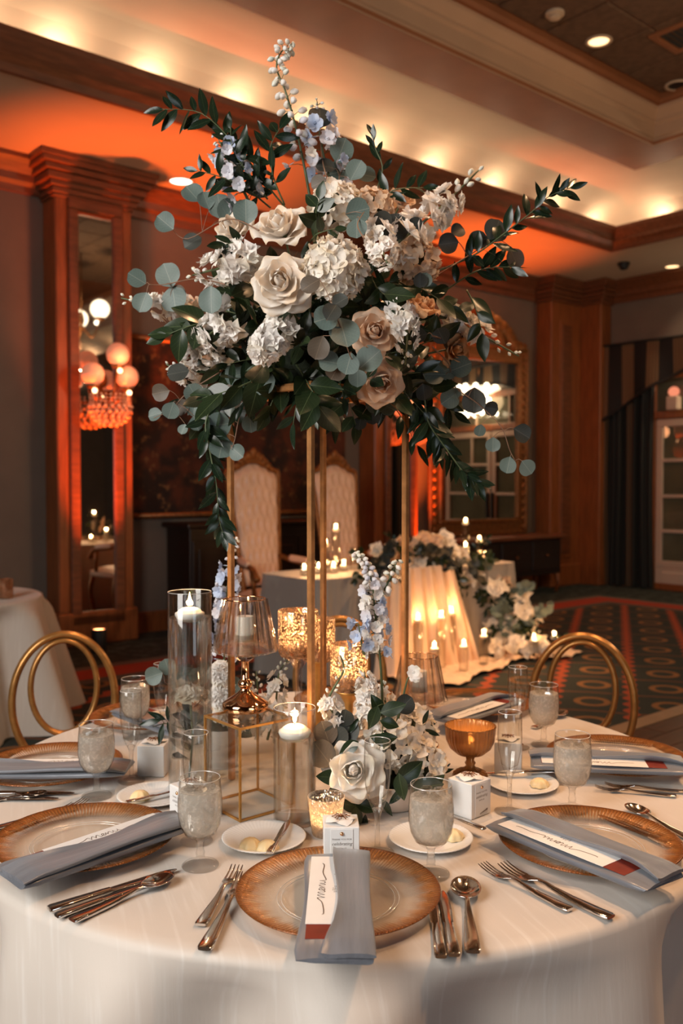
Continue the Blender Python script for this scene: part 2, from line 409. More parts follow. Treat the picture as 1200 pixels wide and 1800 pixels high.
# recessed soffit lights and ceiling fittings
lens = emis('lamp_lens', (1.0, 0.86, 0.66), 5.0)
lens2 = emis('warm_lamp_lens', (1.0, 0.60, 0.28), 2.4)
def recessed(px, py, z, r, mt, label, powr):
    t = thing('recessed_light', label, 'ceiling light', T(px, py, z))
    part('trim_ring', MB().lathe([(r, .02), (r*1.25, .0), (r*1.28, -.006), (r*1.0, -.012), (r*.95, .0)], 32).mesh('ring', CEILP), t)
    part('lens', MB().lathe([(0, -.004), (r*.95, -.002), (r*.95, .01)], 32).mesh('lens', mt), t)
    if powr: spot('recessed_beam', (0, 0, -.05), (0, 0, -2), powr, (1, .72, .45), radians(70), .9, r, t)
recessed(318, 318, SOFFZ, .105, lens, 'bright white recessed light in the orange lit soffit beside the left pillar', 0)
recessed(1181, 468, SOFFZ, .09, lens2, 'recessed light in the soffit at the right edge above the striped valance', 25)
recessed(893, 464, SOFFZ, .09, lens2, 'recessed light in the soffit half hidden by the right sprig', 25)
recessed(1052, 72, TILEZ+.004, .09, lens2, 'glowing recessed downlight set in a brown ceiling tile', 60)
t = thing('smoke_detector', 'small round white smoke detector on the brown tiled ceiling', 'smoke detector', T(975, 22, TILEZ+.004))
part('base', MB().lathe([(0, .0), (.075, 0), (.075, -.02), (.06, -.025), (0, -.025)], 24).mesh('base', CEILP, ang=40), t)
part('sensor', MB().lathe([(.045, -.024), (.05, -.045), (.03, -.055), (0, -.055)], 24).mesh('sensor', CEILP, ang=40), t)
t = thing('ceiling_speaker', 'dark round ceiling fitting at the right edge of the tiled ceiling', 'downlight', T(1190, 149, TILEZ+.004))
part('trim_ring', MB().lathe([(.08, .0), (.115, 0), (.12, -.008), (.10, -.016), (.08, -.004)], 28).mesh('ring', CEILP), t)
part('reflector', MB().lathe([(0, -.002), (.08, -.004), (.085, -.008)], 28).mesh('reflector', BLACKM), t)
t = thing('ceiling_vent', 'dark square air vent in the tiled ceiling at the right edge', 'vent', Matrix.Translation(T(1205, 62, TILEZ)) @ rz(UANG))
part('frame', MB().bbox((0, .19, 0), (.46, .06, .03), .006).bbox((0, -.19, 0), (.46, .06, .03), .006).bbox((.2, 0, 0), (.06, .34, .03), .006).bbox((-.2, 0, 0), (.06, .34, .03), .006).mesh('frame', BANDM, False), t)
for k in range(6): part('slat', MB().box((0, -.13+.052*k, .0), (.34, .03, .008)).mesh('slat', BLACKM, False), t)
t = thing('dome_camera', 'small dark dome camera under the soffit above the corner pilaster', 'camera', T(1096, 462, SOFFZ))
part('base', MB().lathe([(0, 0), (.075, 0), (.075, -.03), (0, -.03)], 20).mesh('base', BLACKM, ang=40), t)
part('dome', MB().lathe([(.06, -.03), (.058, -.06), (.04, -.085), (0, -.095)], 20).mesh('dome', BLACKM), t)

# ------------------------------------------------------------------ pilasters
def pilaster(n, s0, s1, dep, crown=True):
    mb = MB(); c = (s0+s1)/2; wd = s1-s0
    mb.bbox((c, -dep/2, 2.0), (wd, dep, 4.0), .012)
    mb.bbox((c, -dep/2-.02, .15), (wd+.05, dep+.04, .30), .012)
    o = struct('trim_%d' % n, mb.mesh('pilaster', WOOD, False), ROOM)
    if crown:
        cr = MB()
        for z, e, h in ((3.93, .02, .03), (3.97, .035, .05), (4.02, .06, .05), (4.07, .10, .06), (4.13, .13, .05), (4.18, .17, .05), (4.225, .19, .05)):
            cr.bbox((c, -dep/2-e/2, z), (wd+2*e, dep+e, h), .006)
        part('capital', cr.mesh('capital', WOODD, False), o)
    return o
PD = .28
pilaster(8, -7.99, -7.27, PD); pilaster(9, -4.25, -3.55, PD)
pilaster(10, -.94, 0, .26, False)
cp = struct('trim_11', MB().bbox((-.13, -.26-.16, 2.0), (.26, .34, 4.0), .012).mesh('pilaster', WOOD, False), ROOM)
part('panel_frame', MB().bbox((-.60, -.265, 2.05), (.30, .02, 3.3), .006).mesh('panel', WOOD, False), cp)
part('panel', MB().bbox((-.60, -.275, 2.05), (.22, .02, 3.2), .006).mesh('panel', WOODD, False), cp)
cr = MB()
for z, e, h in ((3.97, .035, .05), (4.02, .06, .05), (4.07, .10, .06), (4.13, .13, .05), (4.18, .17, .05), (4.225, .19, .05)):
    cr.bbox((-.47-e/2+0, -.13-e/2, z), (.94+e, .26+e, h), .006); cr.bbox((-.13-e/2, -.30-e/2, z), (.26+e, .60+e, h), .006)
part('capital', cr.mesh('capital', WOODD, False), cp)

def rect_frame(mb, x0, x1, z0, z1, wd, y, th):
    mb.bbox(((x0+x1)/2, y, z1-wd/2), (x1-x0, th, wd), .01); mb.bbox(((x0+x1)/2, y, z0+wd/2), (x1-x0, th, wd), .01)
    mb.bbox((x0+wd/2, y, (z0+z1)/2), (wd, th, z1-z0-2*wd), .01); mb.bbox((x1-wd/2, y, (z0+z1)/2), (wd, th, z1-z0-2*wd), .01)
    return mb
def pil_mirror(s0, s1, z0, z1, label):
    t = thing('pillar_mirror', label, 'mirror', ROOM @ Matrix.Translation(V(((s0+s1)/2, -PD, 0))))
    h = (s1-s0)/2
    part('frame', rect_frame(MB(), -h-.09, h+.09, z0-.1, z1+.1, .09, -.02, .04).mesh('frame', WOODD, False), t)
    part('glass', MB().box((0, -.008, (z0+z1)/2), (2*h, .008, z1-z0)).mesh('glass', MIRR, False), t)
pil_mirror(-7.795, -7.465, .28, 3.82, 'tall narrow mirror set into the left wooden pillar')
pil_mirror(-4.02, -3.72, .30, 3.80, 'tall narrow mirror in the wooden pillar behind the second throne')

# wall sconces with globes and crystal baskets
GLOBE = mat('frosted_globe', (.80, .42, .28), .5, 0, .05, 10, Emission_Color=(1, .30, .15, 1), Emission_Strength=.28)
HOT = emis('sconce_bulb', (1.0, 0.5, 0.25), 6)
BEAD = mat('crystal_bead', (0.80, 0.50, 0.36), 0.15, 0.3, 0.2, 30)
def globe_cluster(name, label, M, mt, hot, sc_=1.0, globes=((-.13, -.16, .02), (.13, -.16, .02), (.02, -.24, .16)), cat='wall light'):
    t = thing(name, label, cat, M @ Matrix.Scale(sc_, 4))
    part('back_plate', MB().lathe([(0, 0), (.06, 0), (.05, .02), (0, .03)], 20).mesh('plate', GILT), t, Matrix.Rotation(pi/2, 4, 'X'))
    gm = MB().ball((0, 0, 0), .08, 20, 12).mesh('globe', mt); bm = MB().ball((0, 0, 0), .018, 10, 6).mesh('bulb', hot)
    cup = MB().lathe([(0, -.03), (.03, -.025), (.05, .0), (.045, .0), (0, -.01)], 16).mesh('cup', GILT)
    for g in globes:
        part('globe', gm, t, V(g)); part('cup', cup, t, V(g)-V((0, 0, .075)))
        part('bulb', bm, t, V(g)+V((.0, -.03, -.115)))
        part('arm', MB().tube(smooth_path([(0, 0, -.05), (g[0]*.5, g[1]*.6, -.16), (g[0], g[1], g[2]-.09)], 5), .008, 8).mesh('arm', GILT), t)
    bk = MB()
    for j in range(6):
        a = j/6; r = .15*cos(a*pi/2*.95); z = -.20-.13*sin(a*pi/2)
        for i in range(max(4, int(20*r/.15))):
            th = 2*pi*i/max(4, int(20*r/.15)); bk.ball((r*cos(th), -.16+r*.85*sin(th), z), .0155, 6, 4)
    o = part('crystal_basket', bk.mesh('basket', BEAD), t); o['kind'] = 'stuff'
    dr = MB()
    for i in range(26):
        th = 2*pi*i/26
        for k in range(3): dr.ball((.14*cos(th), -.16+.12*sin(th), -.12-.025*k), .008, 5, 4)
    o = part('crystal_drops', dr.mesh('drops', BEAD), t); o['kind'] = 'stuff'
    return t
t = globe_cluster('wall_sconce', 'three globe crystal sconce on the mirror of the left pillar', ROOM @ Matrix.Translation(V((-7.60, -PD-.02, 2.36))), GLOBE, HOT, 1.25)
point('sconce_light', (0, -.45, .05), 6, (1, .42, .2), .1, t)
t = globe_cluster('wall_sconce', 'globe crystal sconce on the pillar behind the second throne', ROOM @ Matrix.Translation(V((-3.80, -PD-.02, 2.30))), GLOBE, HOT, 1.2)
point('sconce_light', (0, -.45, .05), 6, (1, .42, .2), .1, t)
def mirrored(px, py, dist):
    # the point of the room that the left pillar's mirror shows at a pixel
    h = hit_back(px, py, PD+.012); r = ray(px, py).normalized(); r = r-N*2*r.dot(N); return h+r*dist
# globe chandelier hanging in the tray, out of frame to the right (seen in the left mirror)
GLOBW = emis('white_globe', (1.0, 0.80, 0.55), 3.2); HOTW = emis('chandelier_bulb', (1, .85, .6), 8)
t = globe_cluster('globe_chandelier', 'globe chandelier with crystal basket seen only reflected in the left pillar mirror', Matrix.Translation(mirrored(143, 560, 7.2)), GLOBW, HOTW, 1.9,
    ((-.16, -.05, .02), (.16, -.10, .03), (.0, -.24, .10), (.02, .16, .08), (-.12, -.22, -.02)), 'chandelier')
part('chain', MB().tube([(0, 0, 0), (0, 0, (5.2-mirrored(143, 560, 7.2).z)/1.9)], .006, 6).mesh('chain', GILT), t)
point('chandelier_light', (0, 0, -.45), 110, (1, .68, .4), .15, t)

# ------------------------------------------------------------------ uplights
UPC = (1.0, 0.14, 0.018)
LENSO = emis('uplight_lens', (1.0, 0.30, 0.10), 14)
def uplight(p, label, powr, tgt):
    t = thing('uplight', label, 'uplight', V(p))
    part('body', MB().lathe([(0, 0), (.062, 0), (.065, .02), (.065, .19), (.058, .20), (.055, .17), (0, .17)], 24).mesh('body', BLACKM, ang=40), t)
    part('lens', MB().lathe([(0, .192), (.055, .19)], 24).mesh('lens', LENSO), t)
    spot('uplight_beam', (0, 0, .205), V(tgt)-V(p), powr, UPC, radians(52), .9, .05, t)
q = F(174, 1146); uplight((q.x, q.y, 0), 'small black uplight glowing orange on the carpet before the left pillar', 1000, R(-7.2, .48, 4.2))
q = R(-3.52, .40); uplight(q, 'small black uplight on the floor behind the second throne', 1050, R(-3.0, .48, 4.2))

# ------------------------------------------------------------------ tapestry, cabinet, gilt mirror, console
def tapestry_mat():
    m, nt = newmat('red_brown_tapestry'); v = coords(nt); n1 = noise(nt, v, 4.5, 5); n2 = noise(nt, v, 14, 4)
    c = mixc(nt, ramp(nt, n1, .42, .62), (0.018, 0.008, 0.005), (0.085, 0.022, 0.008))
    c = mixc(nt, ramp(nt, n2, .58, .70), c, (0.16, 0.075, 0.025))
    p = nd(nt, 'ShaderNodeBsdfPrincipled', i_Roughness=.9); nt.links.new(c, p.inputs[0]); out(nt, p.outputs[0]); return m
t = thing('wall_tapestry', 'large dark red brown tapestry with a gold rod along its bottom, behind the thrones', 'tapestry', ROOM @ Matrix.Translation(V((-5.85, 0, 0))))
def tf(u, v): return (-1.36+2.72*u, -.03-.012*sin(u*40)*(.4+.6*(1-v)), 1.15+1.66*v)
part('cloth', MB().grid(tf, 60, 4).mesh('cloth', tapestry_mat()), t)
rodm = MB().tube([(-1.42, 0, 0), (1.42, 0, 0)], .028, 10).ball((-1.44, 0, 0), .045).ball((1.44, 0, 0), .045).mesh('rod', GILT)
part('rod', rodm, t, V((0, -.05, 1.13))); part('rod', rodm, t, V((0, -.05, 2.83)))
DKW = mat('near_black_wood', (0.022, 0.010, 0.006), 0.35, 0, 0.4, 8, 0.1, 60, (1, 6, 6))
t = thing('cabinet', 'near black wooden cabinet under the tapestry, left of the thrones', 'cabinet', ROOM @ Matrix.Translation(V((-5.95, -.27, 0))))
part('body', MB().bbox((0, 0, .54), (1.70, .44, .96), .01).mesh('body', DKW, False), t)
part('top', MB().bbox((0, -.02, 1.04), (1.80, .52, .05), .012).mesh('top', DKW, False), t)
part('plinth', MB().bbox((0, .01, .03), (1.6, .4, .06), .005).mesh('plinth', DKW, False), t)
for k in range(4):
    dp = part('door', MB().bbox((-.63+.42*k, -.23, .50), (.40, .025, .80), .008).bbox((-.63+.42*k, -.247, .50), (.28, .014, .64), .006).mesh('door', DKW, False), t)
    part('knob', MB().ball((-.63+.42*k+(.16 if k % 2 == 0 else -.16), -.262, .55), .014, 10, 6).mesh('knob', GILT), dp)

GM = ROOM @ Matrix.Translation(V((-2.32, -.16, 0))) @ rz(radians(-4))
t = thing('gilt_mirror', 'big carved gilt frame mirror reflecting the white doors, standing over the console', 'mirror', GM)
fr = MB(); rect_frame(fr, -.86, .86, .785, 3.22, .16, 0, .07); rect_frame(fr, -.72, .72, .93, 3.07, .05, -.04, .03); rect_frame(fr, -.885, .885, .770, 3.24, .05, -.03, .04)
part('frame', fr.mesh('frame', GILT, False), t)
part('glass', MB().box((0, -.02, 2.0), (1.42, .008, 2.18)).mesh('glass', MIRR, False), t)
crest = MB()
for i in range(15):
    a = pi*i/14; r = .10+.05*sin(a)
    crest.ball((.62*cos(a), -.03, 3.22+.34*sin(a)**1.4), r*.8, 10, 6, (1.1, .45, 1)); crest.ball((.36*cos(a), -.05, 3.24+.18*sin(a)), .07, 8, 6, (1, .5, 1))
for sx_ in (-1, 1):
    for k in range(3): crest.ball((sx_*(.62+.09*k), -.04, 3.25-.0*k), .085-.015*k, 10, 6, (1, .5, 1))
crest.ball((0, -.05, 3.60), .11, 12, 8, (.9, .5, 1.2))
part('crest', crest.mesh('crest', GILT), t)
rs = MB()
for sx_ in (-1, 1):
    for k in range(22): rs.ball((sx_*.80, -.04, .86+.108*k), .034, 8, 5, (1, .6, 1.2))
part('rosettes', rs.mesh('rosettes', GILT), t)['kind'] = 'stuff'
t = thing('console_table', 'dark red brown console table under the gilt mirror', 'console table', ROOM @ Matrix.Translation(V((-2.15, -.42, 0))))
part('top', MB().bbox((0, 0, .74), (2.05, .50, .05), .012).mesh('top', WOODD, False), t)
part('body', MB().bbox((0, 0, .48), (1.9, .42, .47), .01).mesh('body', DKW, False), t)
for k in range(3):
    dr_ = part('drawer', MB().bbox((-.62+.62*k, -.217, .50), (.58, .02, .38), .008).mesh('drawer', DKW, False), t)
    part('knob', MB().ball((-.62+.62*k, -.24, .5), .018, 10, 6).mesh('knob', GILT), dr_)
for sx_ in (-1, 1):
    for sy_ in (-1, 1):
        part('leg', MB().tube([(sx_*.90, sy_*.17, .26), (sx_*.93, sy_*.19, .12), (sx_*.90, sy_*.17, 0)], [.04, .03, .025], 8).mesh('leg', WOOD), t)

# ------------------------------------------------------------------ right wall: french doors, drapes, striped valance
WHITEW = mat('white_door_paint', (0.60, 0.46, 0.36), 0.5, 0, 0.06, 6)
PANE = thin_glass('door_pane', (.86, .87, .82), (.5, .5, .5), .05)
NIGHT = mat('dim_hall_wall', (0.30, 0.28, 0.22), 0.9, 0, 0.3, 2)
RW = ROOM @ Matrix.Rotation(-pi/2, 4, 'Z')     # local x = t along right wall into the room, local y = into the wall
dr_ = struct('door_1', rect_frame(MB(), 1.22, 3.78, 0, 2.95, .10, -.03, .06).bbox((2.5, -.03, 2.36), (2.4, .07, .10), .008).mesh('door_frame', WOOD, False), RW)
part('transom', MB().box((2.5, -.012, 2.62), (2.36, .01, .46)).mesh('transom', PANE, False), dr_)
part('transom_bar', MB().bbox((2.1, -.025, 2.62), (.03, .03, .46), .004).bbox((2.9, -.025, 2.62), (.03, .03, .46), .004).mesh('transom_bar', WHITEW, False), dr_)
part('backing', MB().box((2.5, -.004, 1.4), (2.4, .006, 2.8)).mesh('backing', NIGHT, False), dr_)
for k in range(2):
    x0 = 1.33+1.18*k; x1 = x0+1.16
    lf = MB(); rect_frame(lf, x0, x1, .30, 2.30, .10, -.035, .04); lf.bbox(((x0+x1)/2, -.035, .17), (x1-x0, .04, .32), .01)
    lf.bbox(((x0+x1)/2, -.045, .17), (x1-x0-.2, .04, .16), .01)
    leaf = part('door_leaf', lf.mesh('leaf', WHITEW, False), dr_)
    for z in (.80, 1.27, 1.75): part('muntin', MB().bbox(((x0+x1)/2, -.037, z), (x1-x0-.18, .036, .045), .006).mesh('muntin', WHITEW, False), leaf)
    part('muntin', MB().bbox(((x0+x1)/2-.1, -.037, 2.0), (.045, .036, .48), .006).mesh('muntin', WHITEW, False), leaf)
    for j in range(4): part('pane', MB().box(((x0+x1)/2, -.030, (.60, 1.03, 1.51, 1.98)[j]), (x1-x0-.2, .006, .44)).mesh('pane', PANE, False), leaf)
    xh = x1-.05 if k == 0 else x0+.05
    part('handle', MB().bbox((xh, -.085, 1.08), (.05, .05, .42), .01).mesh('handle', BLACKM, False), leaf)
def stripe_mat(name, dark, tan, period, duty, axis=0):
    m, nt = newmat(name); v = coords(nt); s = nd(nt, 'ShaderNodeSeparateXYZ'); nt.links.new(v, s.inputs[0])
    f = math_(nt, 'FRACT', math_(nt, 'DIVIDE', math_(nt, 'ADD', s.outputs[axis], 10), period))
    g = math_(nt, 'LESS_THAN', f, duty)
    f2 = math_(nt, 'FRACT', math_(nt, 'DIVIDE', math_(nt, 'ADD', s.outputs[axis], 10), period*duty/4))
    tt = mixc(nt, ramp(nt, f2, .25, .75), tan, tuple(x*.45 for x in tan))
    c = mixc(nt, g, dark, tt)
    p = nd(nt, 'ShaderNodeBsdfPrincipled', i_Roughness=.7); nt.links.new(c, p.inputs[0]); out(nt, p.outputs[0]); return m
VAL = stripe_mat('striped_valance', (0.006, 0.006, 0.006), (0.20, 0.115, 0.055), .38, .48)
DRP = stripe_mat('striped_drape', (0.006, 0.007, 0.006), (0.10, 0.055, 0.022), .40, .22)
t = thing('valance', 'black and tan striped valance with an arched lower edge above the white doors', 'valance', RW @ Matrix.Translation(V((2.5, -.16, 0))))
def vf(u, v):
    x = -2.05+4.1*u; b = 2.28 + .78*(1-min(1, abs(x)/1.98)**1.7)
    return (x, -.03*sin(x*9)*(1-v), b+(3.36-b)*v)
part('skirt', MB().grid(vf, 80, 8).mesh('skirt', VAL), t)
part('top_board', MB().bbox((0, .06, 3.365), (4.12, .20, .03), .006).mesh('board', BLACKM, False), t)
tr = MB().tube([(vf(i/60, 0)[0], vf(i/60, 0)[1]-.008, vf(i/60, 0)[2]) for i in range(61)], .022, 6)
part('fringe', tr.mesh('fringe', BLACKM), t)
def drape(c, wd, label):
    t = thing('drape', label, 'curtain', RW @ Matrix.Translation(V((c, -.10, 0))))
    def df(u, v):
        x = (u-.5)*wd; g = 1-.10*sin(pi*v)
        return (x*g, -.035*sin(u*2*pi*6.5)-.02*sin(u*23+v), .015+3.25*v)
    part('cloth', MB().grid(df, 90, 10).mesh('cloth', DRP), t)
    part('rod', MB().tube([(-wd/2, .02, 3.27), (wd/2, .02, 3.27)], .018, 8).mesh('rod', BLACKM), t)
drape(.93, .82, 'long black drape with thin tan stripes beside the corner pilaster')
drape(4.10, .82, 'long black striped drape on the far side of the white doors, out of frame')
# lamp seen through the transom
t = thing('table_lamp', 'small pink globe lamp on a white block above the door head', 'lamp', RW @ Matrix.Translation(V((1.63, -.14, 2.41))))
part('block', MB().bbox((0, 0, .09), (.16, .12, .18), .01).mesh('block', WHITEW, False), t)
part('globe', MB().ball((0, 0, .24), .075, 16, 10, (1, .8, .9)).mesh('globe', emis('pink_globe', (1, .30, .16), .8)), t)
# oval crystal ceiling lamp near the doors (seen in the gilt mirror)
t = thing('oval_chandelier', 'bright oval crystal chandelier reflected in the gilt mirror', 'chandelier', V((5.05, 11.05, 2.95)))
BOWL = emis('lit_crystal_bowl', (1, .80, .52), 2.6)
part('bowl', MB().lathe([(.0, -.06), (.2, -.05), (.36, -.0), (.38, .05), (.3, .07), (0, .08)], 32).mesh('bowl', BOWL), t)
lit = MB().ball((0, 0, 0), .04, 10, 6).mesh('bulb', HOTW)
for i in range(12): part('bulb', lit, t, V((.34*cos(i*pi/6), .34*sin(i*pi/6), .07)))
part('lower_ring', MB().tube([(.3*cos(i*pi/16), .3*sin(i*pi/16), -.40) for i in range(32)], .012, 6, True).mesh('ring', GILT), t)
for i in range(12): part('bulb', lit, t, V((.3*cos(i*pi/6+.2), .3*sin(i*pi/6+.2), -.37)))
part('chain', MB().tube([(0, 0, .08), (0, 0, 1.3)], .012, 6).mesh('chain', GILT), t)
point('oval_light', (0, 0, -.15), 25, (1, .7, .4), .2, t)

# ------------------------------------------------------------------ dance floor
PARQ = mat('dark_parquet', (0.085, 0.035, 0.016), 0.4, 0, 0.5, 5, 0.1, 60, (1, 8, 1))
EDGE = mat('tan_edge_strip', (0.30, 0.19, 0.11), 0.5, 0, 0.15, 10)
t = thing('dance_floor', 'dark parquet dance floor with a tan edging strip at the right edge of the room', 'dance floor', ROOM @ Matrix.Translation(V((-4.6, -6.6, 0))))
part('edging', MB().prism([(-2.6, 1.72), (2.6, 1.72), (2.6, 1.60), (-2.6, 1.60)], .0, .02).prism([(-2.6, 1.60), (-2.48, 1.60), (-2.48, -2), (-2.6, -2)], 0, .02).mesh('edging', EDGE, False), t)
pl = MB().bbox((0, 0, .009), (.594, .145, .018), .003).mesh('plank', PARQ, False)
for i in range(8):
    for j in range(20): part('plank', pl, t, V((-2.18+.6*i-(.3 if j % 2 else 0), 1.52-.15*j, 0)))
# ================================================================== MAIN TABLE
def cloth_mat(name, col, col2, vx=(9, 220, 220)):
    m, nt = newmat(name)
    v = coords(nt, 'Object', (90, 5, 5)); v2 = coords(nt, 'Object'); v3 = coords(nt, 'Object', (420, 420, 14))
    f = noise(nt, v, 1.0, 4); g = noise(nt, v3, 1.0, 2)
    c = mixc(nt, ramp(nt, f, .50, .78), col, col2)
    hgt = math_(nt, 'ADD', f, math_(nt, 'MULTIPLY', g, .5))
    b = nd(nt, 'ShaderNodeBump', i_Strength=.22, i_Distance=.0012, i_Height=hgt)
    p = nd(nt, 'ShaderNodeBsdfPrincipled', i_Roughness=.55); p.inputs['Sheen Weight'].default_value = .25
    nt.links.new(c, p.inputs[0]); nt.links.new(b.outputs[0], p.inputs['Normal']); out(nt, p.outputs[0]); return m
CLOTH = cloth_mat('ivory_slub_satin', (0.60, 0.535, 0.475), (0.67, 0.62, 0.57))
TC = V((0, 2.10, 0)); TR_ = .845
def tablecloth(R_, h, folds, seed, n=360, bulge=.02, flare=.10):
    rg = random.Random(seed); ph = [rg.uniform(0, 6.28) for _ in range(6)]
    mb = MB(); prof = [(0, h)] + [(R_*k/10, h) for k in range(1, 10)] + [(R_-.03, h), (R_-.012, h-.0015), (R_-.003, h-.007), (R_+.001, h-.018)]
    steps = 22
    for k in range(1, steps+1): prof.append((R_+.001+flare*.5*(k/steps), h-.018-(h-.022)*k/steps))
    def fn(r, z, a):
        k = max(0, h-.018-z)/(h-.02)
        am = (.056*min(1, k*9)+.08*k)
        fo = sin(folds*a+ph[0]+.8*sin(3*a+ph[1])) + .45*sin((folds*1.7)//1*a+ph[2]) + .3*sin(5*a+ph[3])
        return r + am*fo*.75 - .02*min(1, k*10)*(.5+.5*sin(3*a+ph[4])), z
    mb.lathe(prof, n, fn); return mb
t = thing('round_table', 'round banquet table hidden under the ivory cloth', 'table', TC)
part('tabletop', MB().lathe([(0, .715), (TR_-.02, .715), (TR_-.012, .73), (TR_-.02, .745), (0, .745)], 64).mesh('top', DKW, ang=40), t)
for k in range(4):
    a = k*pi/2+.6; part('leg', MB().tube([(.5*cos(a), .5*sin(a), .715), (.55*cos(a), .55*sin(a), 0)], .018, 8).mesh('leg', STEEL), t)
solo('tablecloth', tablecloth(TR_, TZ-.0005, 11, 5).mesh('tablecloth', CLOTH), 'ivory slub satin cloth draped over the large round table in front', 'tablecloth', Matrix.Translation(TC) @ rz(.35))

# ------------------------------------------------------------------ chargers, napkins, menus
def amber_rim():
    m, nt = newmat('amber_glass_rim'); v = coords(nt); s = nd(nt, 'ShaderNodeSeparateXYZ'); nt.links.new(v, s.inputs[0])
    r = math_(nt, 'SQRT', math_(nt, 'ADD', math_(nt, 'POWER', s.outputs[0], 2.), math_(nt, 'POWER', s.outputs[1], 2.)))
    a = math_(nt, 'ARCTAN2', s.outputs[1], s.outputs[0])
    st = math_(nt, 'SINE', math_(nt, 'MULTIPLY', a, 150))
    nz = noise(nt, v, 350, 2)
    k = ramp(nt, math_(nt, 'ADD', r, math_(nt, 'ADD', math_(nt, 'MULTIPLY', st, .010), math_(nt, 'MULTIPLY', nz, .012))), .130, .176)
    col = mixc(nt, nz, (0.36, 0.135, 0.032), (0.60, 0.27, 0.085))
    col = mixc(nt, ramp(nt, math_(nt, 'ADD', r, math_(nt, 'MULTIPLY', nz, .012)), .148, .176), col, (0.22, 0.066, 0.012))
    p = nd(nt, 'ShaderNodeBsdfPrincipled', i_Roughness=.22, i_Metallic=.35); nt.links.new(col, p.inputs[0])
    b = nd(nt, 'ShaderNodeBump', i_Strength=.5, i_Distance=.0012, i_Height=nz); nt.links.new(b.outputs[0], p.inputs['Normal'])
    tr = nd(nt, 'ShaderNodeBsdfTransparent'); nt.links.new(mixc(nt, k, (.985, .97, .95), (.86, .62, .38)), tr.inputs[0])
    gl = nd(nt, 'ShaderNodeBsdfGlossy', i_Roughness=.08); nt.links.new(b.outputs[0], gl.inputs['Normal'])
    m1 = nd(nt, 'ShaderNodeMixShader', i_0=.05); nt.links.new(tr.outputs[0], m1.inputs[1]); nt.links.new(gl.outputs[0], m1.inputs[2])
    m2 = nd(nt, 'ShaderNodeMixShader', i_0=math_(nt, 'MULTIPLY', k, .9)); nt.links.new(m1.outputs[0], m2.inputs[1]); nt.links.new(p.outputs[0], m2.inputs[2])
    out(nt, m2.outputs[0]); return m
def well_glass():
    m, nt = newmat('charger_well_glass'); v = coords(nt); nz = noise(nt, v, 120, 3); n2 = noise(nt, v, 400, 2)
    b = nd(nt, 'ShaderNodeBump', i_Strength=.4, i_Distance=.001, i_Height=nz)
    tr = nd(nt, 'ShaderNodeBsdfTransparent'); nt.links.new(mixc(nt, ramp(nt, n2, .62, .72), (.975, .96, .94), (.99, .985, .975)), tr.inputs[0])
    gl = nd(nt, 'ShaderNodeBsdfGlossy', i_Roughness=.1); nt.links.new(b.outputs[0], gl.inputs['Normal'])
    m1 = nd(nt, 'ShaderNodeMixShader', i_0=.055); nt.links.new(tr.outputs[0], m1.inputs[1]); nt.links.new(gl.outputs[0], m1.inputs[2]); out(nt, m1.outputs[0]); return m
AMB, WELLM = amber_rim(), well_glass()
@cached
def m_rim():
    def fn(r, z, a):
        k = max(0, min(1, (r-.108)/.02))*max(0, min(1, (.160-r)/.012)); return r, z+.0007*k*sin(a*120)
    return MB().lathe([(.098, .0075), (.104, .0105), (.110, .0125), (.118, .0145), (.128, .0165), (.138, .0185), (.148, .0205), (.158, .0225), (.165, .0240), (.167, .0225), (.165, .0205), (.140, .0145), (.104, .0055), (.098, .004)], 480, fn).mesh('rim', AMB)
@cached
def m_well(): return MB().lathe([(0, .003), (.088, .003), (.098, .004), (.098, .0075), (.094, .0068), (.088, .006), (0, .0058)], 96).mesh('well', WELLM)
RIMGLINT = mat('glass_rim_glint', (.80, .77, .73), .08, .35, .05, 20)  # opaque pale tube, the highlight along glass edges put in as colour
@cached
def m_glint_ring(r, z): return MB().tube([(r*cos(i*pi/24), r*sin(i*pi/24), z) for i in range(48)], .0007, 6, True).mesh('rim', RIMGLINT)
def charger(px, py, label):
    p = T(px, py); t = thing('charger_plate', label, 'plate', p, 'amber rimmed glass chargers')
    part('rim', m_rim(), t); part('well', m_well(), t)
    part('well_glint', m_glint_ring(.0925, .0068), t); part('well_glint', m_glint_ring(.0995, .0080), t); return p  # pale rings put in as highlights on the step of the well

def ribbon(pts, wd, z=0.0):
    mb = MB(); pts = [V((x, y, 0)) for x, y in pts]; vv = []
    for i, p in enumerate(pts):
        a = pts[max(0, i-1)]; b = pts[min(len(pts)-1, i+1)]; d = (b-a); d = d.normalized() if d.length > 0 else V((1, 0, 0))
        n = V((-d.y, d.x, 0)); wv = wd*(.65+.7*abs(d.y)); vv += [p+n*wv/2+V((0, 0, z)), p-n*wv/2+V((0, 0, z))]
    return mb.add(vv, [(2*i, 2*i+1, 2*i+3, 2*i+2) for i in range(len(pts)-1)])
SCRIPT_MENU = [(-2.4,.25),(-2.25,.05),(-1.5,.10),(-.6,.35),(-.1,.85),(.05,.9),(.08,.4),(.12,0),(.18,.3),(.38,.85),(.5,.85),(.52,.1),(.58,.2),(.8,.85),(.92,.8),(.94,.15),(1.05,.03),(1.25,.25),(1.47,.6),(1.36,.82),(1.2,.5),(1.3,.08),(1.5,.15),(1.66,.75),(1.68,.05),(1.76,.35),(1.96,.78),(2.07,.65),(2.08,.1),(2.2,.12),(2.36,.75),(2.38,.2),(2.5,.04),(2.7,.3),(2.77,.78),(2.80,.2),(2.95,-.05),(3.3,.08),(4.2,.42),(5.2,.30),(5.6,.35),(5.78,.55)]
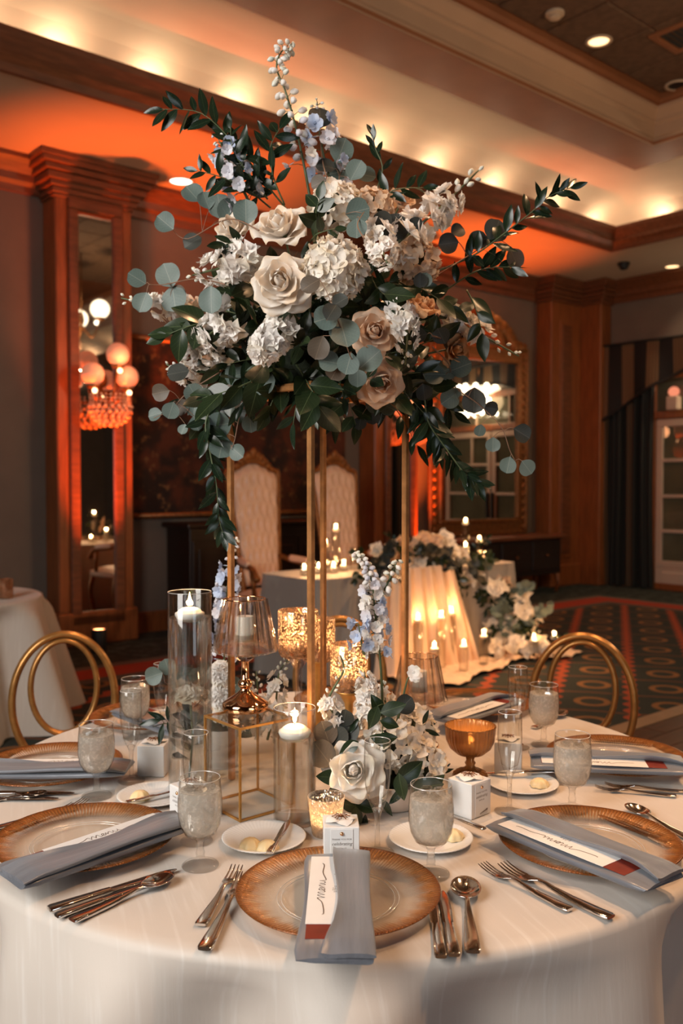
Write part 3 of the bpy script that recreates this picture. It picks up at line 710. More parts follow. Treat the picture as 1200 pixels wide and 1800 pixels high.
def text_mesh(s, size, mt, shear=0.0, sx=1.0):
    c = bpy.data.curves.new('lettering', 'FONT'); c.body = s; c.size = size; c.align_x = 'CENTER'; c.shear = shear; c.resolution_u = 2
    o = bpy.data.objects.new('tmp_text', c); link(o); dg = bpy.context.evaluated_depsgraph_get(); dg.update()
    me = bpy.data.meshes.new_from_object(o.evaluated_get(dg)); bpy.data.objects.remove(o); bpy.data.curves.remove(c)
    me.materials.clear(); me.materials.append(mt); me.transform(Matrix.Diagonal((sx, 1, 1, 1))); return me
@cached
def m_menu_letters():
    pts = [(p.x, p.y) for p in smooth_path([(x, y, 0) for x, y in SCRIPT_MENU], 5)]
    s = .0138
    return ribbon([(-(y-.4)*.0120-.0225, (x-1.7)*.0218+.032) for x, y in pts], .0012).mesh('menu_script', INK, False)
@cached
def m_menu_lines():
    # the lines of dishes, cut off by the napkin fold
    mb = MB()
    for i, (s, y) in enumerate((('- SI', .083), ('PAR', .077), ('- V', .059), ('FRE', .033), ('SAUC', .027), ('MUSH', .021), ('SAN', .015))):
        me = text_mesh(s, .0052, INKG)
        mb.add([(v.co.x+.0005, v.co.y+y, 0) for v in me.vertices], [tuple(p.vertices) for p in me.polygons])
    return mb.mesh('menu_lines', INKG, False)
@cached
def m_nap(kind):
    mb = MB()
    if kind == 0:      # base fold: a long rolled slab
        def f(u, v):
            a = 2*pi*u; y = -.171+.342*v; e = min(1, min(v, 1-v)*14); x = .0535*(1+.06*cos(v*2*pi)); x = x*(.93+.07*e)
            sx = cos(a); sz = sin(a)
            X = x*(abs(sx)**.35)*(1 if sx > 0 else -1); Z = .0075*(abs(sz)**.6)*(1 if sz > 0 else -1)*(.55+.45*e)
            return (X, y+.004*sin(a*2), Z+.0085+.0035*cos((v-.5)*2*pi)*-.6)
        mb.grid(f, 48, 28, wrap=True); mb.f.append(tuple(range(48))[::-1]); n = 48*27; mb.f.append(tuple(n+i for i in range(48)))
        return mb.mesh('base_fold', NAPK, ang=60)
    def g(u, v):       # front flap covering the right half, its left edge rolled and wavy
        a = 2*pi*u; y = -.173+.347*v; e = min(1, min(v, 1-v)*12)
        xl = -.003+.005*cos((v-.45)*2.0*pi)-.012*max(0, .2-v)/.2+.0*v; xr = .0545+.002*cos(v*2*pi); c = (xl+xr)/2; hw = (xr-xl)/2
        sx = cos(a); sz = sin(a)
        X = c+hw*(abs(sx)**.4)*(1 if sx > 0 else -1); Z = .0052*(abs(sz)**.7)*(1 if sz > 0 else -1)*(.6+.4*e)
        lift = .0062*max(0, -sx)**2*(1+.5*sin(v*9))
        return (X, y, Z+.0215+lift-.004*(1-e)+.0015*sin(v*7+X*60))
    mb.grid(g, 44, 30, wrap=True); mb.f.append(tuple(range(44))[::-1]); n = 44*29; mb.f.append(tuple(n+i for i in range(44)))
    return mb.mesh('front_fold', NAPK, ang=60)
@cached
def m_card(kind):
    if kind == 0: return MB().bbox((-.018, .032, .0183), (.052, .234, .0008), .0002).mesh('card', CARDW, False)
    return MB().bbox((-.017, .012, .0174), (.051, .276, .0008), .0002).mesh('backing', BURG, False)
def place_setting(pa, pb, cpx, clabel, nlabel, mlabel, menu=True):
    # pa, pb: pixels of the napkin's outer and inner end
    charger(cpx[0], cpx[1], clabel)
    a, b = T(pa[0], pa[1], TZ+.035), T(pb[0], pb[1], TZ+.035); c = (a+b)/2; d = b-a; ang = atan2(d.y, d.x)-pi/2
    M = Matrix.Translation(V((c.x, c.y, TZ+.0245))) @ rz(ang)
    t = thing('napkin', nlabel, 'napkin', M, 'dusty blue folded napkins')
    part('base_fold', m_nap(0), t); part('front_fold', m_nap(1), t)
    t = thing('menu_card', mlabel, 'menu card', M, 'menu cards in the napkins')
    part('card', m_card(0), t); part('backing', m_card(1), t, None, 'burgundy backing card')
    part('lettering', m_menu_letters(), t, V((0, 0, .0190))); part('lettering', m_menu_lines(), t, V((0, 0, .0190)))
place_setting((588, 1690), (593, 1504), (594, 1583), 'amber rimmed glass charger nearest the camera', 'dusty blue napkin on the nearest charger', 'menu card in the napkin on the nearest charger')
place_setting((38, 1535), (292, 1447), (150, 1487), 'amber rimmed charger at the left front with two knives and a spoon before it', 'dusty blue napkin on the left front charger', 'menu card peeping out of the napkin on the left front charger')
place_setting((1158, 1548), (893, 1443), (1035, 1493), 'amber rimmed charger at the right front above two forks', 'dusty blue napkin on the right front charger', 'menu card in the napkin on the right front charger, script reversed')
place_setting((-30, 1352), (215, 1349), (88, 1357), 'amber rimmed charger at the left edge behind the first water goblet', 'dusty blue napkin on the charger at the left edge', 'menu card nearly hidden in the napkin at the left edge')
place_setting((1190, 1347), (945, 1336), (1083, 1341), 'amber rimmed charger at the right edge behind a water goblet', 'dusty blue napkin on the charger at the right edge', 'menu card in the napkin at the right edge')
place_setting((893, 1228), (775, 1266), (838, 1245), 'amber rimmed charger on the far right side behind the compote', 'grey blue napkin on the far right charger', 'menu card in the napkin on the far right charger')
place_setting((228, 1250), (345, 1290), (262, 1268), 'amber rimmed charger on the far left side behind the flute', 'blue napkin on the far left charger', 'menu card in the napkin on the far left charger')
place_setting((618, 1218), (604, 1262), (612, 1240), 'amber rimmed charger on the far side, behind the flowers', 'blue napkin on the far charger behind the flowers', 'menu card in the far napkin behind the flowers')

# ------------------------------------------------------------------ cutlery (local y: handle end -> tip, length 1)
def strip(fn, nu, nv): return MB().grid(fn, nu, nv, wrap=True)
def prof_solid(sect, n=10, p=.6):
    # sect: list of (y, halfwidth, halfthick, zc)
    mb = MB()
    def f(u, v):
        k = v*(len(sect)-1); i = min(len(sect)-2, int(k)); t = k-i; A, B = sect[i], sect[i+1]
        y, hw, ht, zc = [A[j]*(1-t)+B[j]*t for j in range(4)]; a = 2*pi*u; c, s = cos(a), sin(a)
        return (hw*abs(c)**p*(1 if c > 0 else -1), y, zc+ht*abs(s)**p*(1 if s > 0 else -1))
    m = len(sect); mb.grid(f, n, m, wrap=True); mb.f.append(tuple(range(n))[::-1]); mb.f.append(tuple((m-1)*n+i for i in range(n))); return mb
@cached
def m_handle(): return prof_solid([(0, .0085, .0022, .004), (.004, .0105, .003, .004), (.03, .0098, .003, .0036), (.07, .0075, .003, .0040), (.10, .0050, .0026, .0068), (.118, .0038, .0024, .0095), (.132, .0040, .002, .0095)], 12).mesh('handle', STEEL, ang=50)
@cached
def m_forkhead():
    mb = prof_solid([(.130, .0040, .002, .0095), (.140, .0075, .0014, .0080), (.148, .0115, .0012, .0060), (.158, .0125, .0011, .0045), (.164, .0125, .001, .0042)], 12)
    return mb.mesh('head', STEEL, ang=50)
@cached
def m_tine(): return prof_solid([(.162, .0021, .001, .0042), (.18, .0018, .0009, .0050), (.196, .0015, .0008, .0085), (.206, .0008, .0005, .0120)], 8).mesh('tine', STEEL, ang=50)
@cached
def m_spoonbowl():
    mb = MB()
    def f(u, v):
        a = 2*pi*u; r = v; x = .0215*r*cos(a); y = .163+.031*r*sin(a)*(1 if sin(a) > 0 else 1.06); d = .0080*(1-r*r)
        return (x, y, .0115-d+.002*(r if sin(a) > 0 else 0)*max(0, sin(a)))
    mb.grid(f, 28, 9, wrap=True)
    k = len(mb.v)
    mb.add([(x, y, z-.0012) for x, y, z in [tuple(p) for p in mb.v]], [q[::-1] for q in mb.f])
    b = 28*8; mb.f += [(b+i, b+(i+1) % 28, k+b+(i+1) % 28, k+b+i) for i in range(28)]
    return mb.mesh('bowl', STEEL)
@cached
def m_knifehandle(): return prof_solid([(0, .0090, .0030, .0045), (.004, .0105, .0042, .0045), (.04, .0095, .0042, .0045), (.09, .0078, .0040, .0045), (.102, .0070, .0036, .0045)], 12).mesh('handle', STEEL, ang=50)
@cached
def m_blade(): return prof_solid([(.100, .0055, .0026, .0045), (.108, .0085, .0016, .0045), (.15, .0095, .0011, .0045), (.19, .0092, .001, .0045), (.212, .0068, .0008, .0045), (.222, .0020, .0006, .0045)], 10, .8).mesh('blade', STEEL, ang=50)
def cutlery(kind, pa, pb, label, group, z=0.0, tilt=0.0):
    a, b = T(*pa), T(*pb); d = b-a; ang = atan2(d.y, d.x)-pi/2
    ln = {'fork': .206, 'spoon': .194, 'table_knife': .222, 'butter_knife': .222}[kind]; s = max(.62, min(1.25, d.length/ln))
    t = thing(kind, label, kind.split('_')[-1], Matrix.Translation(V((a.x, a.y, TZ+z))) @ rz(ang) @ Matrix.Rotation(tilt, 4, 'X') @ Matrix.Scale(s, 4), group)
    if kind == 'fork':
        part('handle', m_handle(), t); part('head', m_forkhead(), t)
        for x in (-.0100, -.0034, .0034, .0100): part('tine', m_tine(), t, V((x, 0, 0)))
    elif kind == 'spoon': part('handle', m_handle(), t); part('bowl', m_spoonbowl(), t)
    else: part('handle', m_knifehandle(), t); part('blade', m_blade(), t)
FG, KG, SG = 'forks on the table', 'table knives on the table', 'spoons on the table'
for k, pa, pb, lb in (
    ('fork', (352, 1631), (417, 1532), 'outer fork left of the nearest charger'),
    ('fork', (359, 1675), (430, 1547), 'inner fork touching the left rim of the nearest charger'),
    ('table_knife', (775, 1688), (757, 1572), 'dinner knife tucked under the right rim of the nearest charger'),
    ('table_knife', (798, 1685), (778, 1571), 'small knife between charger rim and round spoon in front'),
    ('spoon', (831, 1680), (816, 1556), 'round bowled soup spoon right of the nearest charger'),
    ('table_knife', (86, 1604), (310, 1533), 'dinner knife closest to the left front charger'),
    ('table_knife', (99, 1615), (268, 1553), 'middle knife of the left front setting, its tip under the spoon'),
    ('spoon', (126, 1623), (303, 1547), 'spoon reflecting orange light at the left front setting'),
    ('fork', (-8, 1472), (152, 1414), 'fork behind the left front charger, its tines toward the goblet'),
    ('fork', (-20, 1462), (130, 1421), 'fork partly hidden behind the rim of the left front charger'),
    ('table_knife', (-60, 1399), (131, 1398), 'upper dinner knife at the left edge of the table'),
    ('table_knife', (-62, 1408), (103, 1407), 'lower knife at the left edge of the table'),
    ('spoon', (-60, 1416), (82, 1400), 'spoon at the left edge of the table above the knives'),
    ('fork', (1002, 1604), (847, 1528), 'left fork of the pair below the right front charger'),
    ('fork', (1074, 1618), (882, 1529), 'right fork of the pair below the right front charger'),
    ('spoon', (1222, 1482), (1102, 1423), 'spoon behind the right front charger'),
    ('table_knife', (1225, 1500), (1080, 1439), 'knife beside the spoon behind the right front charger'),
    ('table_knife', (1230, 1512), (1052, 1437), 'knife half under the far rim of the right front charger'),
    ('fork', (1207, 1395), (1062, 1384), 'upper fork of the crossed pair at the right edge'),
    ('fork', (1188, 1402), (1045, 1389), 'lower fork of the crossed pair at the right edge'),
    ('table_knife', (1146, 1311), (1040, 1302), 'knife beyond the charger at the right edge'),
    ('table_knife', (1120, 1303), (1030, 1296), 'farthest knife beyond the charger at the right edge'),
    ('spoon', (938, 1282), (992, 1256), 'small spoon beside the far goblet at the table rim'),
    ('butter_knife', (474, 1516), (508, 1456), 'butter knife resting on the bread plate left of the nearest charger'),
    ('butter_knife', (222, 1424), (316, 1401), 'butter knife on the bread plate before the left favor box'),
    ('butter_knife', (851, 1472), (766, 1438), 'butter knife on the bread plate behind the right front goblet'),
    ('butter_knife', (978, 1369), (852, 1372), 'butter knife lying across the bread plate behind the right flute')):
    bk = k == 'butter_knife'
    cutlery(k, pa, pb, lb, {'fork': FG, 'spoon': SG}.get(k, 'butter knives on bread plates' if bk else KG), .014 if bk else .0008)

# ------------------------------------------------------------------ bread plates, butter
@cached
def m_plate():
    def fn(r, z, a):
        k = 1 if r > .052 else 0; return r, z+.0003*k*sin(a*60)
    return MB().lathe([(0, .003), (.042, .003), (.046, .001), (.05, .001), (.075, .0085), (.0785, .0105), (.080, .0122), (.078, .0128), (.072, .0112), (.056, .0070), (.05, .0052), (0, .005)], 180, fn).mesh('plate', CHINA)
@cached
def m_butter():
    def fn(r, z, a): return r*(1+.07*cos(7*a)), z
    return MB().lathe([(0, 0), (.019, 0), (.021, .003), (.018, .010), (.011, .016), (.005, .018), (0, .0182)], 42, fn).mesh('butter', BUTTER)
for (x, y), lb, bs in (((464, 1480), 'left of the nearest charger', ((440, 1490), (470, 1494))), ((272, 1404), 'before the left favor box', ((246, 1404),)), ((757, 1480), 'behind the goblet at the right front', ((796, 1474),)), ((918, 1383), 'behind the right flute', ((948, 1382),))):
    solo('bread_plate', m_plate(), 'white china bread plate ' + lb, 'plate', Matrix.Translation(T(x, y)), 'bread plates')
    for i, (bx, by) in enumerate(bs):
        solo('butter_curl', m_butter(), ('left ' if i == 0 else 'right ')*(len(bs) > 1) + 'shell shaped butter pat on the bread plate ' + lb, 'butter', Matrix.Translation(T(bx, by, TZ+.006)) @ rz(i), 'butter pats')

# ------------------------------------------------------------------ glassware
def icewater():
    m, nt = newmat('iced_water'); v = coords(nt); n1 = noise(nt, v, 55, 4); n2 = noise(nt, v, 160, 3)
    b = nd(nt, 'ShaderNodeBump', i_Strength=.8, i_Distance=.004, i_Height=n1)
    g = nd(nt, 'ShaderNodeBsdfGlass', i_IOR=1.12, i_Roughness=.12); nt.links.new(b.outputs[0], g.inputs['Normal'])
    g.inputs[0].default_value = (.96, .95, .93, 1)
    d = nd(nt, 'ShaderNodeBsdfTranslucent'); d.inputs[0].default_value = (.97, .92, .86, 1)
    d2 = nd(nt, 'ShaderNodeBsdfDiffuse'); d2.inputs[0].default_value = (.96, .91, .85, 1)
    md = nd(nt, 'ShaderNodeMixShader', i_0=.5); nt.links.new(d.outputs[0], md.inputs[1]); nt.links.new(d2.outputs[0], md.inputs[2])
    tr = nd(nt, 'ShaderNodeBsdfTransparent'); tr.inputs[0].default_value = (.97, .965, .95, 1)
    a = nd(nt, 'ShaderNodeMixShader', i_0=.6); nt.links.new(g.outputs[0], a.inputs[1]); nt.links.new(tr.outputs[0], a.inputs[2])
    f = math_(nt, 'MULTIPLY_ADD', ramp(nt, n2, .45, .75), .30, .46)
    mx = nd(nt, 'ShaderNodeMixShader', i_0=f); nt.links.new(a.outputs[0], mx.inputs[1]); nt.links.new(md.outputs[0], mx.inputs[2]); out(nt, mx.outputs[0]); return m
ICEW = icewater(); ICE = thin_glass('ice', (.90, .90, .89), (.8, .8, .8), .16, .1)
GLASSE = thin_glass('drinking_glass', (0.98, 0.98, 0.97), (0.36, 0.32, 0.28), .05)
def stem_glass():
    m, nt = newmat('glass_stem')
    g = nd(nt, 'ShaderNodeBsdfGlass', i_IOR=1.35, i_Roughness=0.01); g.inputs[0].default_value = (1, .99, .98, 1)
    tr = nd(nt, 'ShaderNodeBsdfTransparent'); tr.inputs[0].default_value = (.985, .98, .97, 1)
    mx = nd(nt, 'ShaderNodeMixShader', i_0=.30); nt.links.new(tr.outputs[0], mx.inputs[1]); nt.links.new(g.outputs[0], mx.inputs[2]); out(nt, mx.outputs[0]); return m
STEMG = stem_glass()
@cached
def m_gob(k):
    if k == 0:
        o_ = [(.018, .052), (.028, .060), (.036, .076), (.0395, .096), (.0395, .118), (.0375, .140), (.0362, .158)]
        return MB().lathe(o_ + [(.0358, .1595), (.0350, .158)] + [(r-.0013, z) for r, z in o_[-2:0:-1]] + [(0, .054)], 48).mesh('bowl', GLASSE)
    if k == 1: return MB().lathe([(0, .054), (.012, .0545), (.0265, .0625), (.0345, .077), (.0378, .096), (.0378, .118), (.0362, .137), (.034, .1375), (0, .1375)], 40).mesh('ice_water', ICEW)
    if k == 2: return MB().lathe([(0, .0), (.032, .0), (.0335, .002), (.031, .0045), (.018, .008), (.0095, .013), (.0075, .019), (.0085, .024), (.0068, .030), (.0068, .042), (.009, .049), (.018, .054), (0, .054)], 40).mesh('foot', STEMG)
    return MB().bbox((0, 0, 0), (.021, .019, .017), .004).mesh('ice_cube', ICE, False)
def goblet(px, py, label):
    t = thing('water_goblet', label, 'glass', TR(T(px, py), rnd(0, 6)), 'goblets of iced water')
    part('bowl', m_gob(0), t); part('rim', m_glint_ring(.0356, .159), t); part('foot', m_gob(2), t); part('ice_water', m_gob(1), t)
    for i in range(4):
        part('ice_cube', m_gob(3), t, Matrix.Translation(V((.017*cos(i*1.57+rnd(-.3, .3)), .017*sin(i*1.57), .1395+rnd(-.003, .003)))) @ Euler((rnd(-.7, .7), rnd(-.7, .7), rnd(0, 3))).to_matrix().to_4x4())
goblet(757, 1537, 'goblet of iced water behind the nearest charger on its right')
goblet(352, 1522, 'frosty goblet of iced water left of the nearest bread plate')
goblet(170, 1400, 'goblet of iced water before the napkin at the left edge')
goblet(1005, 1424, 'goblet of iced water behind the right front charger')
goblet(955, 1310, 'goblet of iced water beyond the charger at the right edge')
goblet(238, 1296, 'far goblet of iced water behind the left flute')
@cached
def m_flute(k):
    if k == 0:
        o_ = [(.006, .073), (.011, .083), (.0175, .100), (.0232, .128), (.0255, .155), (.0250, .185), (.0240, .208)]
        fl = lambda r, z, a: (r*(1+.018*cos(9*a)*max(0, min(1, (.15-z)/.04))), z)
        return MB().lathe(o_ + [(.0234, .209), (.0229, .208)] + [(r-.001, z) for r, z in o_[-2:1:-1]] + [(0, .088)], 54, fl).mesh('bowl', GLASSE)
    return MB().lathe([(0, 0), (.030, 0), (.0315, .0018), (.028, .0038), (.014, .0065), (.0065, .011), (.0052, .018), (.0046, .045), (.0050, .066), (.007, .074), (.0095, .082), (0, .086)], 36).mesh('foot', STEMG)
def flute(px, py, label):
    t = thing('champagne_flute', label, 'glass', T(px, py), 'champagne flutes'); part('bowl', m_flute(0), t); part('rim', m_glint_ring(.0235, .2087), t); part('foot', m_flute(1), t)
flute(663, 1499, 'empty champagne flute before the white rose, behind the nearest charger')
flute(345, 1479, 'empty champagne flute standing behind the frosty left goblet')
flute(231, 1373, 'empty champagne flute at the left with a goblet behind it')
flute(895, 1427, 'empty champagne flute right of the amber compote')
flute(909, 1314, 'empty champagne flute far right before the gold chair')
flute(287, 1305, 'empty champagne flute half hidden behind the tall cylinder vase')

# ------------------------------------------------------------------ favor boxes
@cached
def m_fav(k):
    if k == 0: return MB().bbox((0, 0, .036), (.063, .063, .072), .0012).mesh('box', CARDW, False)
    if k == 1: return MB().bbox((0, -.0322, .036), (.040, .0008, .066), .0003).mesh('label', CARDW, False)
    if k == 2:     # one curled closing petal of the lid
        def f(u, v):
            a = (u-.5)*1.0; w_ = .017*sin(pi*min(1, v*.9+.1))**.7
            return ((u-.5)*2*w_, .004+.030*v, .0725+.0065*sin(pi*v)*(1-.5*abs(u-.5)))
        return MB().grid(f, 7, 7).mesh('lid_petal', CARDW)
    if k == 3:
        mb = MB()
        for i in range(12):
            a = i*pi/6; r = .013 if i % 2 else .0165
            mb.tube([(.002*cos(a), .002*sin(a), .080), (r*.6*cos(a), r*.6*sin(a), .0822), (r*cos(a), r*sin(a), .0805)], [.0006, .0007, .0011], 5)
        return mb.ball((0, 0, .0815), .0028, 8, 5).mesh('lid_flower', COPPERD)
    if k == 4: return MB().ball((0, -.0328, .061), .0035, 12, 8, (1, 1, 1)).mesh('gold_stud', COPPER)
    mb = MB()
    for s, size, z, sh, mt in (('THANK YOU FOR', .0044, .0495, 0, 0), ('celebrating', .0082, .0405, .35, 0), ('WITH US', .0042, .0335, 0, 0)):
        me = text_mesh(s, size, INK, sh); mb.add([(v.co.x, -.03275, v.co.y+z) for v in me.vertices], [tuple(p.vertices) for p in me.polygons])
    rg = random.Random(3)
    for i in range(9):     # little line drawing of a sprig in the lower right corner
        x0 = .018-.003*i*.9; h = .010*(1-i/12)
        q = ribbon([(x0, .004), (x0+.001, .004+h*.6), (x0-.001, .004+h)], .0004)
        mb.add([(p.x, -.03275, p.y) for p in q.v], q.f)
        for s in (-1, 1):
            q = ribbon([(x0, .005+h*.5), (x0+s*.0022, .005+h*.9)], .0009); mb.add([(p.x, -.03275, p.y) for p in q.v], q.f)
    return mb.mesh('lettering', INK, False)
COPPERD = mat('brown_gold_foil', (0.30, 0.12, 0.05), 0.3, 0.7, 0.2, 40)
def favor(px, py, ang, label):
    t = thing('favor_box', label, 'box', TR(T(px, py), ang), 'white favor boxes')
    part('box', m_fav(0), t); part('label', m_fav(1), t)
    for i in range(4): part('lid_petal', m_fav(2), t, rz(i*pi/2+.35) @ Matrix.Translation(V((0, -.004, .001*(i % 2)))))
    part('lid_flower', m_fav(3), t, None, 'brown foil flower on the lid'); part('gold_stud', m_fav(4), t); part('lettering', m_fav(5), t)
favor(599, 1512, .05, 'white thank you favor box standing behind the nearest napkin')
favor(824, 1428, radians(43), 'white favor box turned to the right between goblet and flute')
favor(336, 1440, radians(-48), 'white favor box hidden behind the frosty left goblet')
favor(271, 1358, radians(-93), 'plain faced white favor box beside the tall cylinder vase')
favor(892, 1352, radians(80), 'white favor box seen through the right flute')

# ------------------------------------------------------------------ candles
@cached
def m_flame(): return MB().lathe([(0, 0), (.0028, .003), (.0040, .008), (.0034, .015), (.0016, .023), (0, .030)], 12).mesh('flame', FLAME)
@cached
def m_wick(): return MB().tube([(0, 0, 0), (.0003, 0, .006)], .0008, 6).mesh('wick', WICK)
@cached
def m_float(): return MB().lathe([(0, -.016), (.018, -.015), (.029, -.008), (.0325, .0), (.032, .004), (.027, .006), (.024, .010), (.016, .0145), (.006, .016), (0, .016)], 36).mesh('floating_candle', WAX)
def flame(parent, z, s=1.0, powr=.35, x=0, y=0):
    part('wick', m_wick(), parent, Matrix.Translation(V((x, y, z))) @ Matrix.Scale(s, 4))
    part('flame', m_flame(), parent, Matrix.Translation(V((x, y, z+.003*s))) @ Matrix.Scale(s, 4))
    if powr: point('candle_light', (x, y, z+.018*s), powr, (1, .60, .30), .008*s, parent)
def cyl_glass(R_, H): return MB().lathe([(0, 0), (R_-.002, 0), (R_, .003), (R_, H-.002), (R_-.001, H), (R_-.002, H-.002), (R_-.0022, .010), (0, .009)], 64).mesh('glass', GLASSE, ang=60)
def cylinder_vase(px, py, R_, H, lvl, label, flabel):
    p = T(px, py); t = thing('cylinder_vase', label, 'vase', p)
    part('glass', cyl_glass(R_, H), t); part('rim', m_glint_ring(R_-.001, H-.0005), t)
    part('water', MB().lathe([(0, .0095), (R_-.0026, .0105), (R_-.0026, lvl), (R_-.006, lvl-.0012), (0, lvl-.0012)], 64).mesh('water', WATER, ang=40), t)
    t = thing('floating_candle', flabel, 'candle', V((p.x, p.y, TZ+lvl+.006))); part('wax', m_float(), t); flame(t, .0155, 1.05, .55)
cylinder_vase(335, 1388, .0482, .442, .385, 'tall clear glass cylinder vase filled with water at the left', 'lit white floating candle in the tall left cylinder')
cylinder_vase(518, 1444, .0425, .232, .175, 'short clear glass cylinder vase with water before the gold stand', 'lit white floating candle in the short cylinder')
# hobnail votive
def hob():
    m, nt = newmat('hobnail_glass'); v = coords(nt, 'Object', (1, 1, 1)); vo = nd(nt, 'ShaderNodeTexVoronoi', i_Scale=190.); vo.feature = 'F1'; nt.links.new(v, vo.inputs['Vector'])
    b = nd(nt, 'ShaderNodeBump', i_Strength=1., i_Distance=.003, i_Height=vo.outputs['Distance'])
    tl = nd(nt, 'ShaderNodeBsdfTranslucent'); tl.inputs[0].default_value = (.95, .84, .72, 1); nt.links.new(b.outputs[0], tl.inputs['Normal'])
    tr = nd(nt, 'ShaderNodeBsdfTransparent'); tr.inputs[0].default_value = (.95, .86, .76, 1)
    gl = nd(nt, 'ShaderNodeBsdfGlossy', i_Roughness=.1); nt.links.new(b.outputs[0], gl.inputs['Normal'])
    a = nd(nt, 'ShaderNodeMixShader', i_0=math_(nt, 'MULTIPLY_ADD', ramp(nt, vo.outputs['Distance'], .0, .5), .45, .5)); nt.links.new(tr.outputs[0], a.inputs[1]); nt.links.new(tl.outputs[0], a.inputs[2])
    c = nd(nt, 'ShaderNodeMixShader', i_0=.18); nt.links.new(a.outputs[0], c.inputs[1]); nt.links.new(gl.outputs[0], c.inputs[2]); out(nt, c.outputs[0]); return m
p = T(573, 1466); t = thing('votive_holder', 'small hobnail glass votive holder glowing behind the favor box', 'candle holder', p)
part('glass', MB().lathe([(0, 0), (.026, 0), (.028, .004), (.0335, .055), (.0365, .074), (.0355, .0755), (.034, .074), (.031, .05), (.026, .008), (0, .007)], 48).mesh('glass', hob()), t)
t = thing('tealight', 'lit tea candle inside the hobnail votive holder', 'candle', p+V((0, 0, .009)))
part('wax', MB().lathe([(0, 0), (.021, 0), (.021, .020), (.018, .021), (0, .019)], 28).mesh('wax', WAX, ang=50), t); flame(t, .019, .9, .5)
# mercury glass goblets
def mercury():
    m, nt = newmat('mercury_glass'); v = coords(nt); n1 = noise(nt, v, 230, 3); n2 = noise(nt, v, 30, 2)
    k = ramp(nt, math_(nt, 'ADD', n1, math_(nt, 'MULTIPLY', n2, .25)), .60, .70)
    p = nd(nt, 'ShaderNodeBsdfPrincipled', i_Roughness=.14, i_Metallic=.9); p.inputs[0].default_value = (.84, .52, .34, 1)
    tl = nd(nt, 'ShaderNodeBsdfTranslucent'); tl.inputs[0].default_value = (1, .80, .62, 1)
    tr = nd(nt, 'ShaderNodeBsdfTransparent'); tr.inputs[0].default_value = (1, .88, .74, 1)
    a = nd(nt, 'ShaderNodeMixShader', i_0=.45); nt.links.new(tl.outputs[0], a.inputs[1]); nt.links.new(tr.outputs[0], a.inputs[2])
    pt = nd(nt, 'ShaderNodeMixShader', i_0=.14); nt.links.new(p.outputs[0], pt.inputs[1]); nt.links.new(tl.outputs[0], pt.inputs[2])
    mx = nd(nt, 'ShaderNodeMixShader', i_0=k); nt.links.new(pt.outputs[0], mx.inputs[1]); nt.links.new(a.outputs[0], mx.inputs[2]); out(nt, mx.outputs[0]); return m
MERC = mercury()
def merc_goblet(X, Y, zt, R_, H, label, stem):
    t = thing('mercury_goblet', label, 'candle holder', V((X, Y, TZ)), 'mercury glass candle goblets'); zb = zt-H-TZ; z1 = zt-TZ
    part('cup', MB().lathe([(0, zb), (R_*.86, zb), (R_, zb+.012), (R_, z1-.002), (R_-.0015, z1), (R_-.003, z1-.002), (R_-.003, zb+.014), (R_*.8, zb+.005), (0, zb+.005)], 48).mesh('cup', MERC, ang=60), t)
    part('stem', MB().lathe([(0, 0), (.040, 0), (.042, .003), (.036, .006), (.012, .012), (.008, .03), (.007, zb*.55), (.010, zb-.03), (.022, zb-.010), (R_*.86, zb), (0, zb)], 36).mesh('stem', stem), t)
    c = thing('pillar_candle', 'small lit candle inside the ' + label, 'candle', V((X, Y, TZ+zb+.0055)))
    part('wax', MB().lathe([(0, 0), (.022, 0), (.022, H*.42), (.019, H*.44), (0, H*.42)], 28).mesh('wax', WAX, ang=50), c); flame(c, H*.42, 1.0, 1.1)
q = P(524, 1100, 2.08); merc_goblet(q.x, q.y, 1.146, .0475, .108, 'tallest mercury glass goblet, left of the front gold post', STEMG)
q = P(558, 1100, 2.34); merc_goblet(q.x, q.y, 1.087, .046, .108, 'rear mercury glass goblet behind the gold posts', GOLDE)
q = P(613, 1170, 2.02); merc_goblet(q.x, q.y, 1.078, .0425, .106, 'mercury glass goblet just left of the delphinium spire', GOLDE)

